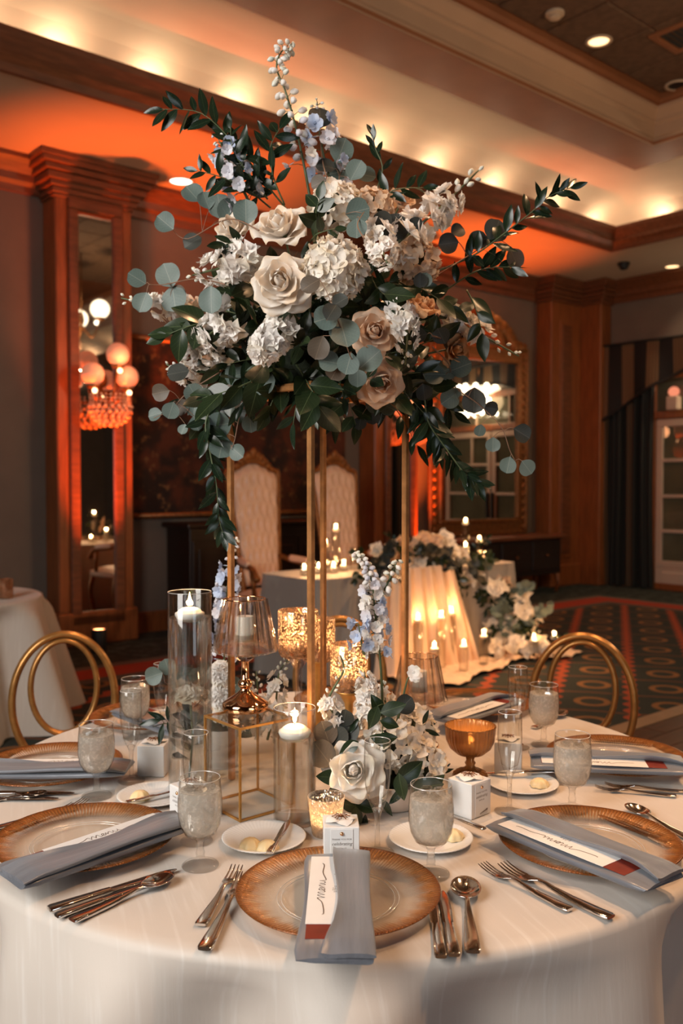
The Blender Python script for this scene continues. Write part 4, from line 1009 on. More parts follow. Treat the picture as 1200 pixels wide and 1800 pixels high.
# crystal shaded candle lamps
@cached
def m_shade():
    n = 14
    def fn(r, z, a): return r*(1.0 if round(a*42/pi) % 6 in (0, 1, 5) else 1.085 if round(a*42/pi) % 6 == 3 else 1.06), z
    return MB().lathe([(.062, .128), (.0605, .126), (.0415, .238), (.0422, .2405), (.0455, .2395), (.0665, .130), (.0650, .1275), (.062, .128)], 14*6, fn).mesh('shade', CRYSTAL, False)
def crystal_lamp(p, label, s=1.0):
    t = thing('crystal_candle_lamp', label, 'candle lamp', Matrix.Translation(p) @ Matrix.Scale(s, 4))
    part('base', MB().lathe([(0, 0), (.048, 0), (.0495, .002), (.0495, .014), (.047, .017), (.030, .028), (.018, .036), (.0115, .043), (.0105, .046), (.0145, .050), (.0165, .056), (.0145, .062), (.0115, .064), (.0085, .068), (.008, .104), (.010, .106), (0, .106)], 48).mesh('base', COPPER, ang=50), t)
    part('crystal_ball', MB().lathe([(0, .104), (.010, .105), (.020, .112), (.021, .116), (.013, .126), (.008, .128), (0, .128)], 9).mesh('crystal_ball', CRYSTAL, False), t)
    part('cup', MB().lathe([(0, .127), (.016, .127), (.0195, .133), (.022, .150), (.023, .164), (.022, .164), (.020, .150), (0, .146)], 12).mesh('cup', CRYSTAL, ang=30), t)
    part('shade', m_shade(), t)
    part('shade_ring', MB().lathe([(.021, .152), (.060, .1295), (.061, .1305), (.021, .154)], 36).mesh('shade_ring', CRYSTAL), t)
    part('gold_rim', MB().tube([(.0440*cos(i*pi/28), .0440*sin(i*pi/28), .2405) for i in range(56)], .0012, 6, True).mesh('gold_rim', COPPER), t)
    c = thing('votive_candle', 'white candle inside the ' + label, 'candle', Matrix.Translation(p) @ Matrix.Scale(s, 4))
    part('wax', MB().lathe([(0, .1475), (.0185, .1475), (.0190, .150), (.0190, .200), (.0175, .203), (.010, .201), (0, .199)], 28).mesh('wax', WAX, ang=50), c)
    part('wick', m_wick(), c, V((0, 0, .2)))
# clear riser with gold edges
rA, rB, rD = T(422, 1445), T(352, 1408), T(521, 1419); rA.z = rB.z = rD.z = 0
ang = atan2((rB-rA).y, (rB-rA).x)-pi/2; sz = ((rB-rA).length+(rD-rA).length)/2-.012
ctr = rA + Matrix.Rotation(ang, 3, 'Z') @ V((sz/2, sz/2, 0)); RH = .190
RM = Matrix.Translation(V((ctr.x, ctr.y, TZ))) @ rz(ang)
t = thing('acrylic_riser', 'clear acrylic display box with gold edges carrying the crystal lamp', 'riser', RM); h = sz/2
eb = MB().box((0, 0, RH/2), (.0042, .0042, RH)).mesh('edge', GOLDE, False); ex = MB().box((0, 0, 0), (sz, .0042, .0042)).mesh('edge', GOLDE, False)
for sx_ in (-1, 1):
    for sy_ in (-1, 1): part('gold_edge', eb, t, V((sx_*h, sy_*h, 0)))
    for z in (.0024, RH-.0021):
        part('gold_edge', ex, t, V((0, sx_*h, z))); part('gold_edge', ex, t, Matrix.Translation(V((sx_*h, 0, z))) @ rz(pi/2))
pn = MB().box((0, 0, 0), (sz-.004, .002, RH-.006)).mesh('panel', ACRYLIC, False)
for k in range(4): part('panel', pn, t, rz(k*pi/2) @ Matrix.Translation(V((0, h-.001, RH/2))))
part('panel', MB().box((0, 0, RH-.0018), (sz-.004, sz-.004, .003)).mesh('panel', ACRYLIC, False), t)
q = T(431, 1247, TZ+RH); crystal_lamp(V((q.x, q.y, TZ+RH+.0005)), 'crystal shaded copper candle lamp on the acrylic riser', 1.0)
q = T(737, 1318); crystal_lamp(q+V((0, 0, .0008)), 'crystal shaded candle lamp right of the gold stand', 1.0)

# amber compote
COMP = mat('amber_pressed_glass', (0.52, 0.23, 0.07), 0.14, 0.25, 0.2, 20, Transmission_Weight=0.45, IOR=1.45)
t = thing('amber_compote', 'ribbed amber glass compote on a scalloped foot', 'compote', Matrix.Translation(T(826, 1365)) @ Matrix.Scale(1.0, 4))
rib = lambda r, z, a: (r*(1+.04*abs(sin(a*18))), z)
part('bowl', MB().lathe([(.010, .048), (.030, .054), (.046, .068), (.0535, .085), (.0555, .102), (.0565, .116), (.058, .119), (.0565, .121), (.0535, .117), (.0515, .100), (.049, .085), (.042, .071), (.028, .059), (0, .055)], 144, rib).mesh('bowl', COMP), t)
part('foot', MB().lathe([(0, 0), (.036, 0), (.040, .003), (.037, .008), (.026, .014), (.015, .020), (.010, .027), (.013, .033), (.009, .039), (.011, .048), (0, .050)], 96, lambda r, z, a: (r*(1+(.05*abs(sin(a*6)) if z < .018 else 0)), z+(.0025*abs(sin(a*6)) if .003 < z < .018 else 0))).mesh('foot', COMP), t)
c = thing('tealight', 'lit tea candle inside the ribbed amber compote', 'candle', Matrix.Translation(T(826, 1365)+V((0, 0, .0585))))
part('wax', MB().lathe([(0, 0), (.018, 0), (.019, .012), (.017, .014), (0, .013)], 24).mesh('wax', WAX, ang=50), c); flame(c, .013, .8, .5)

# ------------------------------------------------------------------ gold geometric stand
SX, SY, SH, HD = -.054, 2.03, .885, .198
t = thing('flower_stand', 'tall square gold stand of four thin posts carrying the flowers', 'flower stand', Matrix.Translation(V((SX, SY, TZ))) @ rz(radians(45-2.5)))
hs = HD/sqrt(2); pw = .0135
pm = MB().bbox((0, 0, SH/2), (pw, pw, SH), .0022).mesh('post', GOLD, False); bm_ = MB().bbox((0, 0, SH-.006), (2*hs, pw, .012), .002).mesh('rail', GOLD, False)
for sx_ in (-1, 1):
    for sy_ in (-1, 1): part('post', pm, t, V((sx_*hs, sy_*hs, 0)))
    part('rail', bm_, t, V((0, sx_*hs, 0))); part('rail', bm_, t, Matrix.Translation(V((sx_*hs, 0, 0))) @ rz(pi/2))
part('top_plate', MB().bbox((0, 0, SH+.002), (2*hs, 2*hs, .005), .001).mesh('top_plate', GOLD, False), t)

# ------------------------------------------------------------------ gold ring-back chairs
def chair(p, face, label):
    # local +y points to the back of the chair (away from the table)
    t = thing('ring_back_chair', label, 'chair', Matrix.Translation(V((p[0], p[1], 0))) @ rz(face), 'gold ring back chairs')
    part('seat', MB().lathe([(0, .43), (.18, .43), (.195, .437), (.20, .45), (.195, .463), (.18, .470), (0, .472)], 40).mesh('seat', RESIN, ang=50), t, Matrix.Translation(V((0, .0, 0))))
    def oval(rx, rz_, cz, lean=.12):
        pts = []
        for i in range(56):
            a = 2*pi*i/56; z = cz+rz_*sin(a); pts.append((rx*cos(a), .20+lean*(z-.5)*.55, z))
        return pts
    def ringm(pts, r): 
        mb = MB()
        for off, rr in ((-.010, r*.72), (.010, r*.72), (0, r)): mb.tube([(x, y+off, z) for x, y, z in pts], rr, 10, True)
        return mb
    part('back_ring', ringm(oval(.168, .225, .700), .013).mesh('ring', RESIN), t)
    part('inner_ring', ringm([(x, y-.004, z) for x, y, z in oval(.108, .157, .748)], .0105).mesh('ring', RESIN), t)
    for sx_ in (-1, 1):
        part('leg', MB().tube([(sx_*.17, -.16, .445), (sx_*.19, -.19, 0)], [.017, .012], 10).mesh('leg', RESIN), t)
        part('leg', MB().tube([(sx_*.15, .17, .46), (sx_*.17, .22, .2), (sx_*.19, .27, 0)], [.017, .015, .012], 10).mesh('leg', RESIN), t)
    part('stretcher', MB().tube([(.13*cos(i*pi/16), .13*sin(i*pi/16), .22) for i in range(32)], .009, 8, True).mesh('stretcher', RESIN), t)
def chair_at(px, Y, yaw, label):
    x = (px-600)/FPX*Y; d = V((x, Y-TC.y, 0)); a = atan2(d.y, d.x)-pi/2+yaw; b = V((x, Y, 0)) + rz(a) @ V((0, -.24, 0)); chair(b, a, label)
chair_at(109, 3.06, -.45, 'gold ring back chair at the left side of the table')
chair_at(1027, 3.03, .38, 'gold ring back chair at the right side before the patterned carpet')
chair_at(597, 3.42, 0, 'gold ring back chair at the far side, behind the mercury goblets')

# ------------------------------------------------------------------ side table at the left edge
CLB = cloth_mat('ivory_cloth_far', (0.66, 0.57, 0.49), (0.72, 0.64, 0.56))
solo('side_tablecloth', tablecloth(.62, TZ, 9, 11, 160, flare=.34).mesh('side_tablecloth', CLB), 'ivory cloth to the floor on the small round table at the left edge', 'tablecloth', Matrix.Translation(V((-2.44, 5.35, 0))))
t = thing('side_table', 'small round table under the ivory cloth at the left edge', 'table', V((-2.44, 5.35, 0)))
part('tabletop', MB().lathe([(0, .72), (.60, .72), (.60, .75), (0, .75)], 40).mesh('top', DKW, ang=40), t)
part('leg', MB().lathe([(0, 0), (.25, 0), (.25, .02), (.04, .05), (.04, .72), (0, .72)], 24).mesh('leg', DKW, ang=40), t)
t = thing('votive_holder', 'gold glass votive on the side table at the left edge', 'candle holder', V((-1.985, 5.28, TZ+.001)))
part('glass', MB().lathe([(0, 0), (.04, 0), (.044, .005), (.044, .115), (.041, .115), (.041, .008), (0, .008)], 32).mesh('glass', MERC, ang=50), t)
# ================================================================== FLOWERS
def petal_mat(name, c_in, c_out, ss=.25):
    m, nt = newmat(name); v = coords(nt, 'Generated'); s = nd(nt, 'ShaderNodeSeparateXYZ'); nt.links.new(v, s.inputs[0])
    ob = coords(nt); n = noise(nt, ob, 40, 3); vein = noise(nt, coords(nt, 'Generated', (22, 1.5, 1)), 1.0, 2)
    c = mixc(nt, ramp(nt, s.outputs[1], .0, .55), c_in, c_out)
    c = mixc(nt, math_(nt, 'MULTIPLY', ramp(nt, vein, .45, .75), .30), c, tuple(x*.80 for x in c_out))
    p = nd(nt, 'ShaderNodeBsdfPrincipled', i_Roughness=.55); nt.links.new(c, p.inputs[0])
    p.inputs['Sheen Weight'].default_value = .15
    b = nd(nt, 'ShaderNodeBump', i_Strength=.15, i_Distance=.001, i_Height=vein); nt.links.new(b.outputs[0], p.inputs['Normal'])
    tl = nd(nt, 'ShaderNodeBsdfTranslucent'); nt.links.new(c, tl.inputs[0])
    mx = nd(nt, 'ShaderNodeMixShader', i_0=ss); nt.links.new(p.outputs[0], mx.inputs[1]); nt.links.new(tl.outputs[0], mx.inputs[2]); out(nt, mx.outputs[0]); return m
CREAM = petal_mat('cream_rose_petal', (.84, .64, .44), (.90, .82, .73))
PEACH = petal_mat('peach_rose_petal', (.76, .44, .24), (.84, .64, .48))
AMBLIT = petal_mat('amber_lit_rose_petal', (.62, .28, .10), (.74, .42, .20))  # orange light on the right side roses, held in the petal colour
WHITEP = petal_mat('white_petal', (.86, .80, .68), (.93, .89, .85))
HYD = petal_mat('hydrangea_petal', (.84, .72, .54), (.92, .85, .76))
HYDLIT = petal_mat('peach_lit_hydrangea_petal', (.72, .46, .26), (.82, .62, .45))  # own peach plus warm orange light, both put into the petal colour
BLUEP = petal_mat('pale_blue_petal', (.62, .68, .82), (.56, .66, .86))
LAVP = petal_mat('grey_lilac_petal', (.76, .72, .76), (.78, .77, .83))
BUDM = mat('pale_green_bud', (.66, .66, .54), .5, 0, .3, 90, col2=(.78, .76, .68))
STEMM = mat('green_stem', (.10, .13, .055), .5, 0, .3, 30)
TWIG = mat('pinkish_twig', (.26, .14, .085), .5, 0, .3, 30)
def leaf_mat(name, top, back, vein, rough=.4):
    m, nt = newmat(name); v = coords(nt, 'Generated'); s = nd(nt, 'ShaderNodeSeparateXYZ'); nt.links.new(v, s.inputs[0])
    ob = coords(nt); n = noise(nt, ob, 35, 3); geo = nd(nt, 'ShaderNodeNewGeometry'); inf = nd(nt, 'ShaderNodeObjectInfo')
    c = mixc(nt, ramp(nt, n, .3, .7), top, tuple(x*.78 for x in top))
    c = mixc(nt, math_(nt, 'MULTIPLY', inf.outputs['Random'], .45), c, back)
    mid = math_(nt, 'LESS_THAN', math_(nt, 'ABSOLUTE', math_(nt, 'SUBTRACT', s.outputs[0], .5)), .014)
    dg = math_(nt, 'FRACT', math_(nt, 'MULTIPLY', math_(nt, 'SUBTRACT', s.outputs[1], math_(nt, 'MULTIPLY', math_(nt, 'ABSOLUTE', math_(nt, 'SUBTRACT', s.outputs[0], .5)), .7)), 7))
    sv = math_(nt, 'MULTIPLY', math_(nt, 'LESS_THAN', dg, .06), .35)
    c = mixc(nt, math_(nt, 'MAXIMUM', math_(nt, 'MULTIPLY', mid, .8), sv), c, vein)
    p = nd(nt, 'ShaderNodeBsdfPrincipled', i_Roughness=rough); nt.links.new(c, p.inputs[0])
    tl = nd(nt, 'ShaderNodeBsdfTranslucent'); nt.links.new(c, tl.inputs[0])
    mx = nd(nt, 'ShaderNodeMixShader', i_0=.15); nt.links.new(p.outputs[0], mx.inputs[1]); nt.links.new(tl.outputs[0], mx.inputs[2]); out(nt, mx.outputs[0]); return m
EUC = leaf_mat('silver_dollar_leaf', (.115, .165, .145), (.185, .23, .205), (.25, .28, .24), .5)
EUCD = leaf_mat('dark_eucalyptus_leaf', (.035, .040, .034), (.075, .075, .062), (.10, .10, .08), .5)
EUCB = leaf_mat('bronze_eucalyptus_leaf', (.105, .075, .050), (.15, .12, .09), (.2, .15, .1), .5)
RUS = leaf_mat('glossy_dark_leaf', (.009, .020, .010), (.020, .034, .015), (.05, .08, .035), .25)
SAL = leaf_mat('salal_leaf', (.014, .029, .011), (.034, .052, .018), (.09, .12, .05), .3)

# ---- leaves: local y from stalk to tip (length 1), z = upper face
@cached
def m_leaf(kind, var):
    r = random.Random(kind*7+var); mt = (EUC, RUS, SAL, EUCD, EUCB)[kind]; cup = r.uniform(.03, .12); bend = r.uniform(-.25, .05)
    nx, ny = (7, 10)
    def wdt(v):
        if kind in (0, 3, 4): return .49*(max(0, 1-abs(2*(v-.06)/.94-1)**2.2))**.52 if v > .06 else .012
        if kind == 1: return .155*sin(pi*min(1, max(0, (v-.02)/.98))**.85)**.9+.004*(1-v)
        return .30*sin(pi*max(0, (v-.04)/.96)**.80)**.85*(1-.15*v)+.008*(1-v)
    def f(u, v):
        x = (u*2-1)*wdt(v); z = cup*abs(u*2-1)**1.5*(wdt(v)*2) + bend*(v-.1)**2 + .02*sin(v*9+var)*(u-.5)
        return (x, v, z)
    return MB().grid(f, nx, ny).mesh('leaf', mt)
def add_leaf(parent, kind, p, d, n, length, width=1.0):
    part('leaf', m_leaf(kind, random.randrange(3)), parent, frame(p, d, n, (length*width, length, length)))
def add_stem(parent, pts, r0, r1, mt=None, name='stem'):
    m = len(pts); return part(name, MB().tube(pts, [r0+(r1-r0)*i/(m-1) for i in range(m)], 6).mesh('stem', mt or STEMM), parent)
def rv(s): return V((rnd(-s, s), rnd(-s, s), rnd(-s, s)))
TOCAM = V((0, -1, .05))

# ---- roses
@cached
def m_petal(mt, kind, var):
    mat_ = bpy.data.materials[mt]; r = random.Random(kind*5+var)
    W, CU, RC, IN = ((.78, 1.75, 0, .16), (.98, 1.25, .10, .06), (1.12, .80, .42, 0), (1.24, .42, .60, 0))[kind % 4]
    ph, p2 = r.uniform(0, 6), r.uniform(0, 6)
    def f(u, v):
        a = (u*2-1); wv = W*.5*max(0, sin(pi*min(1, .10+.80*v)))**.62
        ang = a*CU; rad = wv/CU
        x = rad*sin(ang); depth = rad*(1-cos(ang))
        top = 1-(.20*a*a+.02*sin(a*3+ph))*v**3
        curl = RC*max(0, v-.52)**2*(1.6+1.2*abs(a)**1.5)
        y = depth - .15*sin(pi*v*.85) - curl + IN*v*v + .022*sin(a*6+p2)*v*v*(.3+RC)
        return (x, y, v*top-.25*curl)
    return MB().grid(f, 11, 9).mesh('petal', mat_)
def rose(p, axis, R_, mtname, label, openness=1.0, n=19, seed=0, group=None, stem=None, cat='flower'):
    r = random.Random(seed*31+7); t = thing('rose', label, cat, frame_z(p, axis, R_, r.uniform(0, 6)), group); n = int(n*1.3)
    # petals root at the base of the bud; inner ones wrap the heart upright, outer ones lie open
    for i in range(n):
        k = i/(n-1); th = i*2.39996+r.uniform(-.25, .25)
        tilt = radians(-6+(86*openness)*k**1.7+r.uniform(-5, 5)); ln = (.62+.46*k)*(1+r.uniform(-.07, .07)); br = .05+.15*k
        kind = 0 if k < .32 else 1 if k < .52 else 2 if k < .80 else 3
        M = rz(th) @ Matrix.Translation(V((0, -br, -.30-.08*k+.20*(1-k)))) @ Matrix.Rotation(tilt, 4, 'X') @ rz(r.uniform(-.2, .2)) @ Matrix.Scale(ln, 4)
        part('petal', m_petal(mtname, kind, r.randrange(3)), t, M)
    part('heart', MB().grid(lambda u, v: ((.02+.12*u)*cos(u*15.5)*(1-.35*v*v), (.02+.12*u)*sin(u*15.5)*(1-.35*v*v), -.25+(.70+.05*sin(u*11)-.06*u)*v), 64, 6).mesh('heart', bpy.data.materials[mtname]), t)
    part('calyx', MB().lathe([(0, -.45), (.12, -.42), (.17, -.30), (.10, -.22), (0, -.2)], 10).mesh('calyx', STEMM), t)
    if stem is not None:
        q = V(p)-V(axis).normalized()*R_*.42; mi = t.matrix_basis.inverted()
        pts = smooth_path([mi @ q, mi @ (q*.6+V(stem)*.4-V((0, 0, .01))), mi @ V(stem)], 4)
        add_stem(t, pts, .0022/R_, .0022/R_)
    return t
# ---- hydrangea
@cached
def m_floret(mtname, var):
    mat_ = bpy.data.materials[mtname]; r = random.Random(var+11); mb = MB()
    for k in range(4):
        a = k*pi/2+r.uniform(-.15, .15); cup = r.uniform(.15, .5); L_ = r.uniform(.9, 1.1)
        def f(u, v, a=a, cup=cup, L_=L_):
            x = (u*2-1)*.52*sin(pi*min(1, .12+.80*v))**.7; y = v*L_; z = cup*v*v+.10*abs(u*2-1)**2*v+.03*sin(u*9+v*5+a)
            return (x*cos(a)-y*sin(a), x*sin(a)+y*cos(a), z)
        mb.grid(f, 5, 5)
    return mb.mesh('floret', mat_)
def hydrangea(p, axis, R_, mtname, label, n=64, seed=0, group=None, cat='flower'):
    r = random.Random(seed*17+3); t = thing('hydrangea', label, cat, frame_z(p, axis, 1), group)
    part('core', MB().ball((0, 0, -.15*R_), R_*.70, 12, 8, (1, 1, .8)).mesh('core', SAL), t)
    for i in range(n):
        z = 1-1.55*(i+.5)/n; q = sqrt(max(0, 1-z*z)); a = i*2.39996
        d = V((q*cos(a), q*sin(a), z)); pos = V((d.x*R_, d.y*R_, d.z*R_*.80))*r.uniform(.84, .97)
        part('floret', m_floret(mtname, r.randrange(5)), t, frame_z(pos, d+V((r.uniform(-.55, .55), r.uniform(-.55, .55), r.uniform(-.4, .4))), R_*r.uniform(.24, .33), r.uniform(0, 6)))
    add_stem(t, [(0, 0, -.5*R_), (0, 0, -1.6*R_)], .003, .003)
    return t
# ---- stock (ruffled double florets along a spike)
@cached
def m_ruffle(mtname, var):
    mat_ = bpy.data.materials[mtname]; r = random.Random(var+101); mb = MB()
    for k in range(11):
        a = k*2.39996; k2 = k/10; op = radians(12+72*k2); L_ = .55+.5*k2
        w_ = .40+.30*k2; ph = r.uniform(0, 6)
        def f(u, v, a=a, op=op, L_=L_, w_=w_, ph=ph):
            x = (u*2-1)*w_*(.25+.75*v**.7); y = v*L_*sin(op); z = v*L_*cos(op)+.12*v*sin(u*7+ph)
            y += .10*v*sin(u*6+ph*2)
            return (x*cos(a)-y*sin(a), x*sin(a)+y*cos(a), z*.8)
        mb.grid(f, 5, 4)
    return mb.mesh('floret', mat_)
@cached
def m_bud(k):
    if k == 0: return MB().lathe([(0, -.9), (.25, -.7), (.55, -.1), (.5, .35), (.2, .85), (0, .95)], 8, lambda q, z, a: (q*(1+.12*cos(4*a)), z)).mesh('bud', BUDM)
    if k == 1: return MB().lathe([(0, -.9), (.35, -.65), (.62, -.05), (.55, .4), (.25, .8), (0, .85)], 8, lambda q, z, a: (q*(1+.10*cos(5*a)), z)).mesh('bud', WHITEP)
    return MB().lathe([(0, -.9), (.35, -.65), (.62, -.05), (.55, .4), (.25, .8), (0, .85)], 8, lambda q, z, a: (q*(1+.10*cos(5*a)), z)).mesh('bud', LAVP)
def stock(path, fr, label, n=16, seed=0, buds=6, mtname='white_petal', spread=1.0, group=None, cat='flower'):
    # path: world points base -> tip, fr = floret radius (m)
    r = random.Random(seed*13+5); pts = smooth_path(path, 6); t = thing('stock_flower', label, cat, pts[0].copy(), group); o = pts[0]
    add_stem(t, [q-o for q in pts], .0035, .0018)
    m = len(pts)
    for i in range(n+buds):
        k = (i+.5)/(n+buds); j = min(m-2, int(k*(m-1))); f_ = k*(m-1)-j; q = pts[j].lerp(pts[j+1], f_); tan_ = (pts[j+1]-pts[j]).normalized()
        sd = tan_.orthogonal().normalized(); sd = Matrix.Rotation(i*2.39996, 3, tan_) @ sd
        if sd.y > .75: sd.y *= -.4; sd.normalize()
        if i < n:
            s = fr*(1.05-.35*k); pos = q + sd*s*.9*spread
            part('floret', m_ruffle(mtname, r.randrange(5)), t, frame_z(pos-o, sd+tan_*.35+rv(.25), s*.95, r.uniform(0, 6)))
        else:
            s = fr*(.36-.16*(k-n/(n+buds))*2.5); s = max(s, fr*.16); pos = q+sd*fr*(.55-.4*(k*1.0-.6)); part('bud', m_bud(0 if i > n+1 else 1), t, frame_z(pos-o, sd*.7+tan_, s))
    return t
# ---- delphinium
@cached
def m_delph(mtname, var):
    mat_ = bpy.data.materials[mtname]; r = random.Random(var+55); mb = MB()
    for k in range(5):
        a = k*2*pi/5+r.uniform(-.2, .2); cup = r.uniform(.25, .75)
        def f(u, v, a=a, cup=cup):
            x = (u*2-1)*.52*sin(pi*min(1, .15+.70*v))**.7; y = v*cos(cup); z = v*sin(cup)-.22*v*v+.16*abs(u*2-1)*v+.05*sin(u*9+a*3)*v
            return (x*cos(a)-y*sin(a), x*sin(a)+y*cos(a), z)
        mb.grid(f, 5, 5)
    mb.lathe([(0, -.1), (.10, -.3), (.07, -.8), (0, -1.0)], 6)
    for k in range(4): mb.ball((.10*cos(k*1.57), .10*sin(k*1.57), .10), .11, 6, 4, (1, 1, 1.5))
    return mb.mesh('floret', mat_)
def delphinium(path, label, n=34, seed=0, s_bud=.0055, s_fl=.016, open_to=.35, cols=('pale_blue_petal', 'grey_lilac_petal'), budtop=.55, start=.12, reach=1.0, cat='flower'):
    r = random.Random(seed*19+1); pts = smooth_path(path, 8); o = pts[0]; t = thing('delphinium', label, cat, o.copy()); m = len(pts)
    add_stem(t, [q-o for q in pts], .0036, .0010)
    ped = MB()
    for i in range(n):
        k = start+(1-start)*(i+.3)/n; j = min(m-2, int(k*(m-1))); f_ = k*(m-1)-j; q = pts[j].lerp(pts[j+1], f_); tan_ = (pts[j+1]-pts[j]).normalized()
        sd = Matrix.Rotation(i*2.39996+r.uniform(-.4, .4), 3, tan_) @ tan_.orthogonal().normalized()
        ln = (.024*(1-k)+.009)*r.uniform(.8, 1.2)*reach; pos = q+sd*ln+tan_*ln*.3
        ped.tube([q-o, (q+sd*ln*.5+tan_*ln*.25)-o, pos-o], [.0009, .0007, .0006], 5)
        if k < open_to:
            part('floret', m_delph(cols[r.randrange(len(cols))], r.randrange(4)), t, frame_z(pos+sd*s_fl*.5-o, sd+V((0, -.25, -.1))+rv(.25), s_fl*r.uniform(.85, 1.15), r.uniform(0, 6)))
        else:
            kk = 1 if k < budtop else (1 if r.random() < .6 else 0); kk = 2 if (k < open_to+.15 and r.random() < .5) else kk
            part('bud', m_bud(kk), t, frame_z(pos-o, sd+V((0, 0, -.35))+rv(.3), s_bud*(1.55-.75*k)))
    part('pedicels', ped.mesh('pedicels', STEMM), t)
    return t

# ================================================================== TALL CENTREPIECE
ACX, ACY = 572, 2.02                     # axis of the arrangement
AC = P(572, 515, ACY)
def shell(px, py, inset=0.0, rx=238, rzp=190, ry=.27):
    dx, dz = (px-572)/rx, (py-505)/rzp; q = dx*dx+dz*dz
    Y = ACY - ry*sqrt(max(0, 1-q)) + inset
    p = P(px, py, Y); ax = V((dx*.9, -sqrt(max(.06, 1-min(1, q))), -dz*.8)); return p, ax.normalized()
core = V((SX, SY, TZ+SH+.075))
# moss cage that holds the stems
solo('moss_ball', MB().ball((0, 0, 0), .125, 28, 18, (1, 1, .62)).mesh('moss', mat('dark_moss', (.020, .028, .012), .95, 0, .5, 90, .8, 160)), 'dark moss ball on the gold stand holding the tall bouquet', 'flower foam', core-V((0, 0, -.005)))

# bulk greenery: sprigs radiating from the moss
fillg = 'dark leaf sprigs filling the tall bouquet'
def sprig(path, kind, nleaf, ln, wd, label, group=None, name='leaf_sprig', stem=(.0016, .0007), smat=None, start=.2, droop=0., fan=.85, cat='foliage'):
    pts = smooth_path(path, 5); o = pts[0].copy(); t = thing(name, label, cat, o, group); m = len(pts)
    add_stem(t, [q-o for q in pts], stem[0], stem[1], smat)
    for i in range(nleaf):
        k = start+(1-start)*(i+.6)/nleaf; k = min(k, .999); j = min(m-2, int(k*(m-1))); q = pts[j].lerp(pts[j+1], k*(m-1)-j); tan_ = (pts[j+1]-pts[j]).normalized()
        side = (1 if i % 2 else -1); nrm = (TOCAM+rv(.7)).normalized(); sd = tan_.cross(nrm).normalized()*side
        d = (tan_*(1-fan*.5)+sd*fan*rnd(.6, 1.1)+rv(.42)-V((0, 0, droop))).normalized()
        if i == nleaf-1: d = (tan_+rv(.2)).normalized()
        add_leaf(t, kind, q-o, d, nrm, ln*rnd(.75, 1.15)*(1-.25*k), wd)
    return t
rs_ = random.Random(21)
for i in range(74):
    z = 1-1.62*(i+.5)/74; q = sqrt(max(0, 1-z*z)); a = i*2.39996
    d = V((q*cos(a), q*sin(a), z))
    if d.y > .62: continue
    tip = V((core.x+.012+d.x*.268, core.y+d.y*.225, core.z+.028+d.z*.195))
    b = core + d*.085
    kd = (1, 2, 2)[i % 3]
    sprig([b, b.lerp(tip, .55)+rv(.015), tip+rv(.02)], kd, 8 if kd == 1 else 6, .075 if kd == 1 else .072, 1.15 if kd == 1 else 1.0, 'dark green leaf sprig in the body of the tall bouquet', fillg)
hangg = 'dark leaf sprigs hanging under the tall bouquet'
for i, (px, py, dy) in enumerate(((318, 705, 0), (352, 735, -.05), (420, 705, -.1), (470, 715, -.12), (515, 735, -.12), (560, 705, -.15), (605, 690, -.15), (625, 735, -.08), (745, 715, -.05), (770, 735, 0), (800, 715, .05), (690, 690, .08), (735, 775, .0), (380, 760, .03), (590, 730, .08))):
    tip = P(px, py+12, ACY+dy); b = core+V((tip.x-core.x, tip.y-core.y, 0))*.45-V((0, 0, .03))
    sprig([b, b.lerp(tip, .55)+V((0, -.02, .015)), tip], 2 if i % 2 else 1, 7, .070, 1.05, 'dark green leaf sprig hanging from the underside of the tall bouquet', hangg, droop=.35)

# roses / hydrangeas / stocks of the tall bouquet
RG = None
def rose_px(px, py, dpx, mt, label, op=1.0, ins=0.0, axis=None, n=19, seed=0):
    p, ax = shell(px, py, ins); ax = axis or (ax*.6+TOCAM*.7)
    return rose(p, ax, dpx/FPX*p.y*.485, mt, label, op, n, seed, stem=core)
rose_px(494, 398, 100, 'cream_rose_petal', 'large cream rose, upper one of the two big roses in the tall bouquet', .68, 0, V((-.25, -.75, .55)), 20, 1)
rose_px(494, 497, 104, 'cream_rose_petal', 'large open cream rose in the middle of the tall bouquet, left of the round hydrangea', .95, -.01, V((-.12, -1, .12)), 24, 2)
rose_px(540, 482, 60, 'cream_rose_petal', 'cream rose half hidden between open rose and round hydrangea', .9, .02, V((.3, -1, .1)), 17, 3)
rose_px(408, 402, 72, 'cream_rose_petal', 'cream rose behind leaves at the upper left of the tall bouquet', .8, .05, V((-.5, -.8, .5)), 18, 4)
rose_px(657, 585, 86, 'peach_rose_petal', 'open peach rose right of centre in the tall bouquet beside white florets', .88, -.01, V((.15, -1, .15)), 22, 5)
rose_px(740, 543, 74, 'amber_lit_rose_petal', 'amber lit rose turned sideways at the right of the tall bouquet', .5, -.05, V((.35, -.45, .85)), 17, 6)
rose_px(800, 615, 60, 'amber_lit_rose_petal', 'amber lit rose at the lower right above grey round leaves', .7, -.05, V((.5, -.7, -.2)), 16, 7)
rose_px(668, 672, 84, 'peach_rose_petal', 'peach rose at the bottom of the tall bouquet beside the right post', .92, -.07, V((.15, -1, -.25)), 22, 8)
rose_px(332, 545, 58, 'peach_rose_petal', 'peach rose half hidden by grey round leaves at the left of the tall bouquet', .8, .06, V((-.7, -.8, .0)), 16, 9)
rose_px(381, 622, 60, 'peach_rose_petal', 'peach rose peeping out under the white stock at the lower left', .75, .03, V((-.2, -.9, -.2)), 16, 10)
rose_px(707, 350, 52, 'peach_rose_petal', 'small peach rose near the top right, above the dark round leaf', .8, .06, V((.3, -.8, .6)), 15, 11)
def hyd_px(px, py, dpx, mt, label, n=64, ins=0.0, seed=0):
    p, ax = shell(px, py, ins); return hydrangea(p+V((0, .02, 0)), ax*.6+TOCAM*.6, dpx/FPX*p.y*.52, mt, label, n, seed)
